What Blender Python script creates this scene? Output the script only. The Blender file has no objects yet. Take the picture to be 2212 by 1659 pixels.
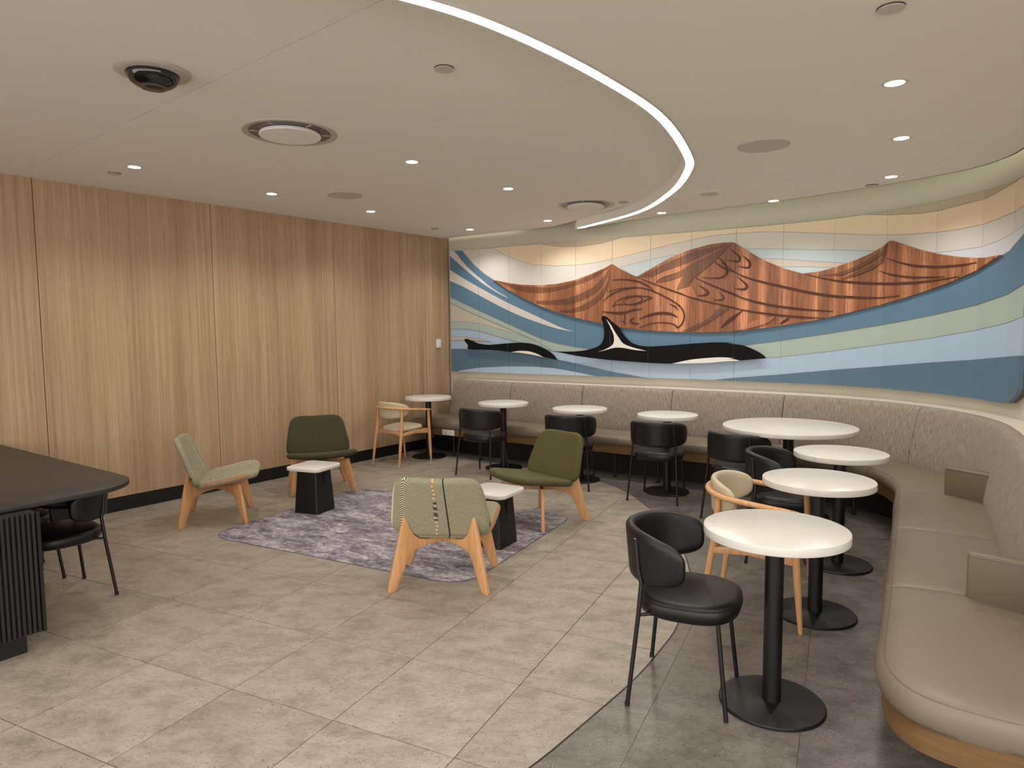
import bpy, bmesh, math, random
from mathutils import Vector, Matrix
random.seed(7)
SC = bpy.context.scene
COL = SC.collection
pi = math.pi

# ------------------------------------------------------------------ camera, world, exposure
F_PX, PITCH, ROLL, EYE = 1467.62, 0.080121, -0.0091355, 1.65
cam = bpy.data.cameras.new('camera'); cam.sensor_width = 36.0; cam.lens = F_PX / 2212 * 36.0
cam.clip_start = 0.05; cam.clip_end = 60
co = bpy.data.objects.new('camera', cam); COL.objects.link(co)
fw = Vector((0, math.cos(PITCH), -math.sin(PITCH))); U = Vector((0, math.sin(PITCH), math.cos(PITCH))); X = Vector((1, 0, 0))
c_, s_ = math.cos(ROLL), math.sin(ROLL)
rt = X * c_ + U * s_; up = -X * s_ + U * c_
m3 = Matrix((rt, up, -fw)).transposed().to_4x4(); m3.translation = Vector((0, 0, EYE)); co.matrix_world = m3
SC.camera = co
w = bpy.data.worlds.new('world'); SC.world = w; w.use_nodes = True
bg = w.node_tree.nodes['Background']; bg.inputs[0].default_value = (1.0, 0.965, 0.925, 1); bg.inputs[1].default_value = 2.5
SC.view_settings.view_transform = 'Standard'; SC.view_settings.look = 'None'
SC.view_settings.exposure = 0.28; SC.view_settings.gamma = 1.0; SC.view_settings.use_curve_mapping = False
DOWNLIGHT_W, STRIP_E, COVE_E = 35.0, 28.0, 4.5
C_INNER, C_OUTER = 2.945, 2.86

# ------------------------------------------------------------------ materials
def lin(c): return tuple(((v/255)/12.92 if v/255 <= 0.04045 else ((v/255+0.055)/1.055)**2.4) for v in c) + (1,)
class NT:
    def __init__(s, name):
        s.m = bpy.data.materials.new(name); s.m.use_nodes = True; s.t = s.m.node_tree; s.n = s.t.nodes
        s.b = s.n['Principled BSDF']
    def node(s, typ, **kw):
        n = s.n.new(typ)
        for k, v in kw.items(): setattr(n, k, v)
        return n
    def link(s, a, b): s.t.links.new(a, b)
    def val(s, sock, v):
        if isinstance(v, (int, float, tuple)): sock.default_value = v
        else: s.link(v, sock)
    def coord(s, kind='Object'): return s.node('ShaderNodeTexCoord').outputs[kind]
    def mapping(s, v, scale=(1,1,1), rot=(0,0,0)):
        n = s.node('ShaderNodeMapping'); s.link(v, n.inputs[0]); n.inputs[3].default_value = scale; n.inputs[2].default_value = rot; return n.outputs[0]
    def noise(s, v, scale, detail=4, rough=0.55, dist=0):
        n = s.node('ShaderNodeTexNoise'); s.link(v, n.inputs['Vector']); n.inputs['Scale'].default_value = scale
        n.inputs['Detail'].default_value = detail; n.inputs['Roughness'].default_value = rough; n.inputs['Distortion'].default_value = dist; return n.outputs[0]
    def voro(s, v, scale, feature='F1'):
        n = s.node('ShaderNodeTexVoronoi', feature=feature); s.link(v, n.inputs['Vector']); n.inputs['Scale'].default_value = scale; return n
    def ramp(s, f, stops):
        n = s.node('ShaderNodeValToRGB'); s.link(f, n.inputs[0]); e = n.color_ramp.elements
        while len(e) < len(stops): e.new(0.5)
        for el, (p, c) in zip(e, stops): el.position = p; el.color = c if len(c) == 4 else lin(c)
        return n.outputs[0]
    def mix(s, f, a, b, mode='MIX'):
        n = s.node('ShaderNodeMix', data_type='RGBA', blend_type=mode); s.val(n.inputs[0], f); s.val(n.inputs[6], a); s.val(n.inputs[7], b); return n.outputs[2]
    def math(s, op, a, b=0.0, c=0.0):
        n = s.node('ShaderNodeMath', operation=op); s.val(n.inputs[0], a); s.val(n.inputs[1], b); s.val(n.inputs[2], c); return n.outputs[0]
    def sep(s, v):
        n = s.node('ShaderNodeSeparateXYZ'); s.link(v, n.inputs[0]); return n.outputs
    def rnd(s): return s.node('ShaderNodeObjectInfo').outputs['Random']
    def bump(s, h, strength=0.3, dist=0.002):
        n = s.node('ShaderNodeBump'); n.inputs['Strength'].default_value = strength; n.inputs['Distance'].default_value = dist
        s.link(h, n.inputs['Height']); s.link(n.outputs[0], s.b.inputs['Normal'])
    def out(s, color=None, rough=0.5, metal=0.0, spec=0.5):
        if color is not None: s.val(s.b.inputs['Base Color'], color)
        s.val(s.b.inputs['Roughness'], rough); s.b.inputs['Metallic'].default_value = metal
        s.b.inputs['Specular IOR Level'].default_value = spec
        return s.m
M = {}
def plain(name, rgb, rough=0.5, metal=0.0, spec=0.5, var=0.05, bump=0.0, bscale=400):
    t = NT(name); c = lin(rgb); v = t.coord()
    n = t.noise(v, 9, 3)
    col = t.mix(t.math('MULTIPLY', n, var*2), c, tuple(x*0.75 for x in c[:3]) + (1,))
    if bump: t.bump(t.noise(v, bscale, 2), bump)
    M[name] = t.out(col, rough, metal, spec)
plain('black_metal', (11,11,12), 0.45, 0, 0.5, bump=0.08)
plain('black_vinyl', (14,14,15), 0.42, 0, 0.45, bump=0.15, bscale=260)
plain('black_trim', (7,7,8), 0.55)
plain('chrome', (190,190,190), 0.25, 1.0)
plain('ceiling_paint', (242,237,229), 0.9, bump=0.05, bscale=60)
plain('wall_paint', (208,200,184), 0.85)
plain('white_plastic', (222,222,220), 0.4)
plain('grille', (206,199,190), 0.7, bump=0.3, bscale=700)
plain('vent_metal', (190,182,170), 0.4)
plain('vent_dark', (96,92,86), 0.35, 0.4)
plain('dark_glass', (10,9,9), 0.06, 0, 0.8)
plain('lens', (40,34,32), 0.15)
plain('bench_vinyl', (122,110,94), 0.42, 0, 0.4, bump=0.12, bscale=240)
plain('arm_vinyl', (112,100,83), 0.45, 0, 0.4, bump=0.12, bscale=240)
plain('cream_vinyl', (190,176,150), 0.45, 0, 0.4, bump=0.1, bscale=240)
plain('dark_grout', (92,84,74), 0.9)
plain('rubber', (20,20,20), 0.7)
plain('orange_band', (205,132,84), 0.8)
plain('cream_band', (214,206,176), 0.85)
plain('steel_strip', (52,50,48), 0.35, 0.6)
for k, rgb in dict(cream=(212,206,198), peach=(232,210,180), tan=(190,174,150), sky=(196,210,214), pink=(212,198,184), haze=(206,210,214), pale=(168,190,210), green=(166,182,172), beige=(192,184,168), blue=(92,126,150), deep=(86,114,134), black=(12,12,13), white=(232,226,218)).items():
    plain('paint_'+k, rgb, 0.8 if k == 'black' else 0.55, 0.0, 0.2 if k == 'black' else 0.5, var=0.03, bump=0.05, bscale=300)

def wood(name, light, dark, scale=(30,30,1.2), rough=0.45, axis_uv=False, var=0.5):
    t = NT(name); v = t.coord('UV' if axis_uv else 'Object')
    r = t.rnd(); add = t.node('ShaderNodeVectorMath', operation='ADD'); t.link(v, add.inputs[0])
    cmb = t.node('ShaderNodeCombineXYZ'); t.val(cmb.inputs[0], t.math('MULTIPLY', r, 37.0)); t.val(cmb.inputs[1], t.math('MULTIPLY', r, 11.0)); t.link(cmb.outputs[0], add.inputs[1])
    mp = t.mapping(add.outputs[0], scale)
    n = t.noise(mp, 1.0, 6, 0.62, 0.25); n2 = t.noise(t.mapping(add.outputs[0], tuple(x*5 for x in scale)), 1.0, 4, 0.6)
    f = t.math('ADD', t.math('MULTIPLY', n, 0.7), t.math('MULTIPLY', n2, 0.3))
    col = t.ramp(f, [(0.36, dark), (0.50, light), (0.68, dark)] if var > 0.6 else [(0.34, dark), (0.62, light)])
    t.bump(n2, 0.12, 0.001)
    M[name] = t.out(col, rough)
t = NT('oak_veneer'); v = t.coord('UV'); r = t.rnd()
sh = t.node('ShaderNodeVectorMath', operation='ADD'); t.link(v, sh.inputs[0]); cmb = t.node('ShaderNodeCombineXYZ'); t.val(cmb.inputs[1], t.math('MULTIPLY', r, 13.0)); t.link(cmb.outputs[0], sh.inputs[1]); v = sh.outputs[0]
n1 = t.noise(t.mapping(v, (5,0.15,1)), 1.0, 3, 0.5); n2 = t.noise(t.mapping(v, (38,0.5,1)), 1.0, 5, 0.65, 0.3); n3 = t.noise(t.mapping(v, (160,3.0,1)), 1.0, 4, 0.7)
f = t.math('ADD', t.math('ADD', t.math('MULTIPLY', n1, 0.34), t.math('MULTIPLY', n2, 0.40)), t.math('MULTIPLY', n3, 0.26))
t.bump(n3, 0.10, 0.001)
M['oak_veneer'] = t.out(t.ramp(f, [(0.38, (154,124,93)), (0.52, (180,151,118)), (0.62, (196,169,136))]), 0.52)
wood('beech', (214,164,114), (190,138,90), (40,40,3), 0.4)
wood('bronze_wood', (122,92,58), (98,72,44), (3,3,30), 0.4)
def carved(name, light, dark, mul=1.0):
    t = NT(name); v = t.coord('UV')
    st = t.noise(t.mapping(v, (5.5,0.10,1)), 1.0, 3, 0.5)
    gr = t.noise(t.mapping(v, (60,2.2,1)), 1.0, 6, 0.65, 1.0)
    kn = t.noise(t.mapping(v, (24,1.6,1)), 1.0, 5, 0.7, 2.5)
    base = t.ramp(st, [(0.40, dark), (0.54, tuple((a*4+b*6)//10 for a,b in zip(light,dark))), (0.63, light)])
    c = t.mix(t.math('MULTIPLY', t.ramp(gr, [(0.40,(255,255,255)),(0.54,(0,0,0))]), 0.55), base, lin(tuple(int(x*0.66) for x in dark)))
    c = t.mix(t.math('MULTIPLY', t.ramp(kn, [(0.5,(0,0,0)),(0.66,(255,255,255))]), 0.45), c, lin(tuple(int(x*0.55) for x in dark)))
    t.bump(gr, 0.2, 0.001)
    M[name] = t.out(c, 0.5)
carved('paint_wood', (222,152,106), (140,86,56))
carved('paint_dark', (152,100,70), (106,67,46))
carved('paint_light', (216,150,108), (172,108,74))
plain('groove', (78,42,30), 0.8)
plain('paint_seam', (120,122,120), 0.8)

def stone(name, a, b, dots, rough):
    t = NT(name); v = t.coord(); r = t.rnd()
    add = t.node('ShaderNodeVectorMath', operation='ADD'); t.link(v, add.inputs[0])
    cmb = t.node('ShaderNodeCombineXYZ'); t.val(cmb.inputs[0], t.math('MULTIPLY', r, 91.0)); t.val(cmb.inputs[1], t.math('MULTIPLY', r, 53.0)); t.link(cmb.outputs[0], add.inputs[1]); v2 = add.outputs[0]
    n = t.noise(t.mapping(v2, (1,1.7,1), (0,0,0.45)), 4.6, 10, 0.74, 0.15)
    col = t.ramp(n, [(0.34, b), (0.53, a), (0.70, tuple(min(255,int(x*1.09)) for x in a))])
    n2 = t.noise(t.mapping(v2, (1,2.4,1), (0,0,0.45)), 30, 6, 0.78)
    col = t.mix(t.math('MULTIPLY', t.ramp(n2, [(0.50,(0,0,0)),(0.66,(255,255,255))]), 0.5), col, lin(tuple(int(x*0.80) for x in b)))
    vo = t.voro(v2, 40); keep = t.ramp(t.math('ADD', vo.outputs['Distance'], t.math('MULTIPLY', t.noise(v2, 5, 2), 0.24)), [(0.235,(255,255,255)),(0.275,(0,0,0))])
    col = t.mix(keep, col, lin(dots[0]))
    vo2 = t.voro(t.mapping(v2, (1,1,1), (0,0,1.0)), 61); k2 = t.ramp(t.math('ADD', vo2.outputs['Distance'], t.math('MULTIPLY', t.noise(v2, 7, 2), 0.24)), [(0.21,(255,255,255)),(0.25,(0,0,0))])
    col = t.mix(k2, col, lin(dots[1]))
    br = t.math('ADD', t.math('MULTIPLY', r, 0.10), 0.95); m = t.node('ShaderNodeVectorMath', operation='SCALE'); t.link(col, m.inputs[0]); t.val(m.inputs['Scale'], br)
    M[name] = t.out(m.outputs[0], t.math('ADD', t.math('MULTIPLY', n2, 0.25), rough - 0.12), 0, 0.45)
stone('light_tile', (161,151,137), (131,122,109), ((112,100,86),(206,196,176)), 0.36)
stone('dark_tile', (118,112,104), (86,81,75), ((72,66,60),(176,166,150)), 0.30)

t = NT('quartz'); v = t.coord()
n = t.noise(v, 3.0, 8, 0.6, 1.4); vein = t.ramp(t.math('ABSOLUTE', t.math('SUBTRACT', n, 0.5)), [(0.0,(184,182,176)),(0.018,(212,210,202)),(1.0,(214,212,205))])
mk = t.ramp(t.noise(v, 2.1, 2), [(0.52,(0,0,0)),(0.62,(255,255,255))])
M['quartz'] = t.out(t.mix(mk, lin((214,211,203)), vein), 0.28, 0, 0.5)

def fabric(name, a, b, scale, rough=0.95):
    t = NT(name); v = t.coord('UV'); n = t.noise(t.mapping(v, scale), 1.0, 5, 0.75)
    col = t.ramp(n, [(0.38, b), (0.60, a)]); t.bump(n, 0.4, 0.002)
    t.b.inputs['Sheen Weight'].default_value = 0.05
    M[name] = t.out(col, rough, 0, 0.2)
fabric('bench_fabric', (164,152,139), (108,98,88), (230,13,1))
fabric('green_wool', (98,94,56), (60,58,33), (260,260,1))
fabric('dark_green_wool', (72,70,46), (48,48,31), (260,260,1))

# patterned sage fabric: stitched lines run along the length of the upholstery (UV x = metres across, y = metres along)
def sage(name, chain, braid, line, band):
    t = NT(name); v = t.coord('UV'); x, y, _ = t.sep(v)
    n = t.noise(t.mapping(v, (420,50,1)), 1.0, 4, 0.7)
    col = t.ramp(n, [(0.36, (124,120,96)), (0.62, (164,158,130))])
    def near(x0, wd): return t.math('LESS_THAN', t.math('ABSOLUTE', t.math('SUBTRACT', x, x0)), wd)
    ax = t.math('ABSOLUTE', t.math('SUBTRACT', x, chain))
    zig = t.math('FRACT', t.math('MULTIPLY', t.math('ADD', y, t.math('MULTIPLY', ax, 0.9)), 62.0))
    col = t.mix(near(chain, 0.0135), col, t.mix(t.math('LESS_THAN', zig, 0.48), lin((214,208,180)), lin((20,26,30))))
    wob = t.math('ADD', x, t.math('MULTIPLY', t.math('SINE', t.math('MULTIPLY', y, 160.0)), 0.004))
    nb = t.math('LESS_THAN', t.math('ABSOLUTE', t.math('SUBTRACT', wob, braid)), 0.006)
    fr = t.math('FRACT', t.math('MULTIPLY', y, 34.0))
    col = t.mix(nb, col, t.mix(t.math('LESS_THAN', fr, 0.5), lin((206,186,150)), lin((176,120,84))))
    fat = t.math('LESS_THAN', t.math('ABSOLUTE', t.math('SUBTRACT', t.math('ADD', x, t.math('MULTIPLY', t.math('SUBTRACT', t.math('FRACT', t.math('MULTIPLY', y, 22.0)), 0.5), 0.012)), braid)), 0.012)
    seg = t.math('MULTIPLY', t.math('LESS_THAN', t.math('ABSOLUTE', t.math('SUBTRACT', t.math('ABSOLUTE', t.math('SUBTRACT', y, 0.0)), 0.22)), 0.07), t.math('LESS_THAN', t.math('FRACT', t.math('MULTIPLY', y, 22.0)), 0.6))
    col = t.mix(t.math('MULTIPLY', fat, seg), col, lin((62,78,70)))
    col = t.mix(near(line, 0.0045), col, lin((40,52,58)))
    col = t.mix(near(band, 0.008), col, lin((196,124,76)))
    col = t.mix(near(0.319, 0.007), col, lin((162,120,90)))
    col = t.mix(near(band+0.02, 0.007), col, lin((206,200,170)))
    t.bump(n, 0.3, 0.002); t.b.inputs['Sheen Weight'].default_value = 0.05
    M[name] = t.out(col, 0.95, 0, 0.2)
sage('sage_fabric_front', -0.215, -0.015, 0.055, -0.305)
sage('sage_fabric_side', -0.20, 0.165, 0.5, -0.30)

t = NT('rug_pile'); v = t.coord()
n = t.noise(t.mapping(v, (1,2.4,1)), 3.2, 12, 0.78, 0.6); n2 = t.noise(t.mapping(v, (1,1.4,1)), 22, 6, 0.8)
f = t.math('ADD', t.math('MULTIPLY', n, 0.62), t.math('MULTIPLY', n2, 0.38))
col = t.ramp(f, [(0.40,(84,76,84)),(0.47,(122,114,120)),(0.53,(158,150,156)),(0.60,(204,198,188))])
t.bump(n2, 0.6, 0.003); M['rug_pile'] = t.out(col, 1.0, 0, 0.1)
plain('rug_edge', (74,66,74), 0.9)
t = NT('island_top'); v = t.coord(); n = t.noise(v, 5, 8, 0.7)
M['island_top'] = t.out(t.ramp(n, [(0.35,(34,31,29)),(0.65,(50,46,42))]), 0.46, 0, 0.5)
plain('ribbed_panel', (24,24,24), 0.6, bump=0.3, bscale=120)

def emit(name, rgb, strength):
    t = NT(name); t.b.inputs['Emission Color'].default_value = lin(rgb); t.b.inputs['Emission Strength'].default_value = strength
    M[name] = t.out(lin(rgb), 0.5)
emit('lamp_disc', (255,246,232), 22.0); emit('strip_light', (255,247,236), STRIP_E); emit('cove_light', (232,244,216), COVE_E)

# ------------------------------------------------------------------ mesh helpers
def tag(o, label=None, cat=None, group=None, kind=None):
    if label: o['label'] = label
    if cat: o['category'] = cat
    if group: o['group'] = group
    if kind: o['kind'] = kind
    return o
def link(name, me, mat, parent=None):
    o = bpy.data.objects.new(name, me); COL.objects.link(o)
    if mat: me.materials.append(M[mat])
    if parent is not None: o.parent = parent
    return o
def mesh(name, vs, fs, mat, parent=None, smooth=True, uv=None, fix=True):
    me = bpy.data.meshes.new(name); me.from_pydata([tuple(v) for v in vs], [], fs); me.update()
    if fix:
        bm = bmesh.new(); bm.from_mesh(me); bmesh.ops.recalc_face_normals(bm, faces=bm.faces); bm.to_mesh(me); bm.free()
    if smooth: me.shade_smooth()
    if uv:
        l = me.uv_layers.new(name='UVMap'); 
        for lp in me.loops: l.data[lp.index].uv = uv[lp.vertex_index]
    return link(name, me, mat, parent)
def empty(name, loc, rz=0, label=None, cat=None, group=None):
    o = bpy.data.objects.new(name, None); COL.objects.link(o); o.location = loc; o.rotation_euler = (0, 0, rz); o.empty_display_size = 0.1
    return tag(o, label, cat, group)
def bevel_obj(o, wd, seg=2, angle=0.6):
    me = o.data; bm = bmesh.new(); bm.from_mesh(me)
    es = [e for e in bm.edges if len(e.link_faces) == 2 and e.calc_face_angle(0) > angle]
    bmesh.ops.bevel(bm, geom=es, offset=wd, segments=seg, affect='EDGES', profile=0.5, clamp_overlap=True); bm.to_mesh(me); bm.free(); me.shade_smooth()
    return o
def box(name, c, s, mat, parent=None, bev=0.0, rz=0.0, seg=2):
    vs = []
    for z in (-.5, .5):
        for x, y in ((-.5,-.5),(.5,-.5),(.5,.5),(-.5,.5)):
            px, py = x*s[0], y*s[1]
            vs.append((c[0]+px*math.cos(rz)-py*math.sin(rz), c[1]+px*math.sin(rz)+py*math.cos(rz), c[2]+z*s[2]))
    o = mesh(name, vs, [(0,3,2,1),(4,5,6,7),(0,1,5,4),(1,2,6,5),(2,3,7,6),(3,0,4,7)], mat, parent, False)
    if bev: bevel_obj(o, bev, seg)
    return o
def prism(name, pts, z0, z1, mat, parent=None, bev=0.0, place=None, smooth=False, uvf=None):
    """closed outline extruded; place(a,b,h) -> xyz"""
    place = place or (lambda a, b, h: (a, b, h))
    n = len(pts); vs = [place(a, b, z0) for a, b in pts] + [place(a, b, z1) for a, b in pts]
    fs = [tuple(range(n-1, -1, -1)), tuple(range(n, 2*n))] + [(i, (i+1) % n, n+(i+1) % n, n+i) for i in range(n)]
    o = mesh(name, vs, fs, mat, parent, False, uv=[(uvf(a, b) if uvf else (a, b)) for a, b in pts]*2)
    if bev: bevel_obj(o, bev)
    return o
def catmull(P, n=8, closed=False):
    P = [Vector(p) for p in P]; m = len(P); o = []
    g = (lambda i: P[i % m]) if closed else (lambda i: P[i] if 0 <= i < m else (2*P[0]-P[1] if i < 0 else 2*P[-1]-P[-2]))
    for i in range(m if closed else m-1):
        a, b, c, d = g(i-1), g(i), g(i+1), g(i+2)
        for k in range(n):
            t = k/n; o.append(.5*((2*b)+(-a+c)*t+(2*a-5*b+4*c-d)*t*t+(-a+3*b-3*c+d)*t**3))
    if not closed: o.append(P[-1].copy())
    return o
def tube_data(path, radii, seg=10, sx=1.0, sz=1.0, cap=True, upv=None):
    P = [Vector(p) for p in path]; n = len(P)
    if isinstance(radii, (int, float)): radii = [radii]*n
    P2, R2 = list(P), list(radii)
    if cap:
        d0 = (P[0]-P[1]).normalized(); d1 = (P[-1]-P[-2]).normalized(); r0, r1 = radii[0], radii[-1]
        P2 = [P[0]+d0*0.0, P[0]] + P[1:-1] + [P[-1], P[-1]+d1*0.0]; R2 = [r0*0.02] + list(radii) + [r1*0.02]
    vs, fs = [], []; prev = None
    for i, p in enumerate(P2):
        a = P2[max(0, i-1)]; b = P2[min(len(P2)-1, i+1)]; t = (b-a)
        if t.length < 1e-7: t = (P[-1]-P[0])
        t.normalize()
        ref = Vector(upv) if upv else (prev if prev is not None else (Vector((0,0,1)) if abs(t.z) < 0.9 else Vector((1,0,0))))
        u = ref - t*ref.dot(t); u.normalize(); w_ = t.cross(u); 
        if not upv: prev = u
        for k in range(seg):
            an = 2*pi*k/seg; vs.append(p + u*math.cos(an)*R2[i]*sz + w_*math.sin(an)*R2[i]*sx)
    for i in range(len(P2)-1):
        for k in range(seg): fs.append((i*seg+k, i*seg+(k+1) % seg, (i+1)*seg+(k+1) % seg, (i+1)*seg+k))
    fs.append(tuple(range(seg-1, -1, -1))); m = (len(P2)-1)*seg; fs.append(tuple(range(m, m+seg)))
    return vs, fs
def tube(name, path, radii, mat, parent=None, seg=10, **kw):
    vs, fs = tube_data(path, radii, seg, **kw); o = mesh(name, vs, fs, mat, parent)
    me = o.data; me.set_sharp_from_angle(angle=0.9); return o
def lathe(name, prof, mat, parent=None, seg=48, c=(0,0), sharp=0.7, ring=False):
    vs, fs = [], []
    for r, z in prof:
        for k in range(seg): a = 2*pi*k/seg; vs.append((c[0]+r*math.cos(a), c[1]+r*math.sin(a), z))
    for i in range(len(prof)-1):
        for k in range(seg): fs.append((i*seg+k, i*seg+(k+1) % seg, (i+1)*seg+(k+1) % seg, (i+1)*seg+k))
    m = (len(prof)-1)*seg
    if ring:
        for k in range(seg): fs.append((m+k, m+(k+1) % seg, (k+1) % seg, k))
    else: fs.append(tuple(range(seg-1, -1, -1))); fs.append(tuple(range(m, m+seg)))
    o = mesh(name, vs, fs, mat, parent); o.data.set_sharp_from_angle(angle=sharp); return o
def squircle(u, v, n):
    r = max(abs(u), abs(v))
    if r < 1e-9: return 0.0, 0.0
    a, b = u/r, v/r; k = (abs(a)**n + abs(b)**n)**(1.0/n); return u/k, v/k
def pad(name, P, T, Lx, mat, parent=None, nu=24, nv=20, n=6, uvf=None, crown=0.0, edge=None):
    """closed cushion around centre surface P(x,y), x,y in [-1,1]; T half thickness; Lx = smaller half size in metres"""
    g = lambda s: math.sin(s*pi/2)*0.65 + s*0.35
    top, bot, uvs = [], [], []; vs = []; edge = edge or T
    def P3(x, y): return Vector(P(x, y))
    for j in range(nv+1):
        for i in range(nu+1):
            u, v = g(2*i/nu-1), g(2*j/nv-1); x, y = squircle(u, v, n); d = (1-max(abs(u), abs(v)))*Lx
            th = T*(math.sqrt(max(0, 1-(1-min(1, d/edge))**2))) * (1 + crown*(1-max(abs(u), abs(v))**2))
            e = 1e-3; N = (P3(x+e, y)-P3(x-e, y)).cross(P3(x, y+e)-P3(x, y-e)); N.normalize(); c = P3(x, y)
            top.append(c+N*th); bot.append(c-N*th); uvs.append(uvf(x, y) if uvf else (x*Lx, y*Lx))
    W = nu+1; vs = list(top); idx = {}; uv = list(uvs)
    for j in range(nv+1):
        for i in range(nu+1):
            if i in (0, nu) or j in (0, nv): idx[(i, j)] = j*W+i
            else: idx[(i, j)] = len(vs); vs.append(bot[j*W+i]); uv.append(uvs[j*W+i])
    fs = []
    for j in range(nv):
        for i in range(nu):
            fs.append((j*W+i, j*W+i+1, (j+1)*W+i+1, (j+1)*W+i)); fs.append((idx[(i,j)], idx[(i,j+1)], idx[(i+1,j+1)], idx[(i+1,j)]))
    return mesh(name, vs, fs, mat, parent, True, uv)
def copy_tree(o, parent=None):
    c = o.copy(); COL.objects.link(c); c.parent = parent
    for ch in list(o.children): copy_tree(ch, c)
    return c
def aim(fx, fy): return math.atan2(-fx, fy)      # local +Y turned to face (fx,fy)
def clip_half(poly, nx, ny, c):                   # keep nx*x+ny*y <= c
    o = []; n = len(poly)
    for i in range(n):
        p, q = poly[i], poly[(i+1) % n]; dp = nx*p[0]+ny*p[1]-c; dq = nx*q[0]+ny*q[1]-c
        if dp <= 0: o.append(p)
        if (dp < 0 < dq) or (dq < 0 < dp): t = dp/(dp-dq); o.append((p[0]+(q[0]-p[0])*t, p[1]+(q[1]-p[1])*t))
    return o
def area(p): return 0.5*sum(p[i][0]*p[(i+1) % len(p)][1]-p[(i+1) % len(p)][0]*p[i][1] for i in range(len(p)))
def clip_convex(poly, hull):                      # hull counter-clockwise
    for i in range(len(hull)):
        a, b = hull[i], hull[(i+1) % len(hull)]; nx, ny = b[1]-a[1], -(b[0]-a[0])
        poly = clip_half(poly, nx, ny, nx*a[0]+ny*a[1])
        if len(poly) < 3: return []
    return poly
def clean(p, e=1e-4):
    o = []
    for q in p:
        if not o or abs(q[0]-o[-1][0])+abs(q[1]-o[-1][1]) > e: o.append(q)
    while len(o) > 2 and abs(o[0][0]-o[-1][0])+abs(o[0][1]-o[-1][1]) <= e: o.pop()
    return o

# ------------------------------------------------------------------ mural outlines: metres along the wall, metres above the floor
MURAL_CORNERS=[(-0.857,9.79),(-0.44,9.502),(-0.021,9.222),(0.398,8.951),(0.82,8.673),(1.242,8.392),(1.652,8.118),(2.064,7.845),(2.478,7.551),(2.878,7.258),(3.251,6.911),(3.542,6.476),(3.717,6.001),(3.78,5.507),(3.736,5.11),(3.651,4.841)]
MURAL_TOP=[(-0.002,2.772),(0.761,2.755),(1.528,2.747),(2.016,2.745),(2.648,2.745),(3.021,2.742),(3.511,2.743),(4.019,2.737),(4.529,2.732),(5.042,2.725),(5.577,2.719),(6.076,2.712),(6.589,2.708),(7.074,2.711),(7.154,2.711)]
MURAL_BOTTOM=[(-0.021,1.076),(1.266,1.065),(2.328,1.06),(3.034,1.064),(3.56,1.059),(4.089,1.057),(4.503,1.058),(5.023,1.058),(5.535,1.055),(6.03,1.052),(6.506,1.053),(6.892,1.05),(7.054,1.064),(7.192,1.106),(7.279,1.181),(7.322,1.217)]
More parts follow.
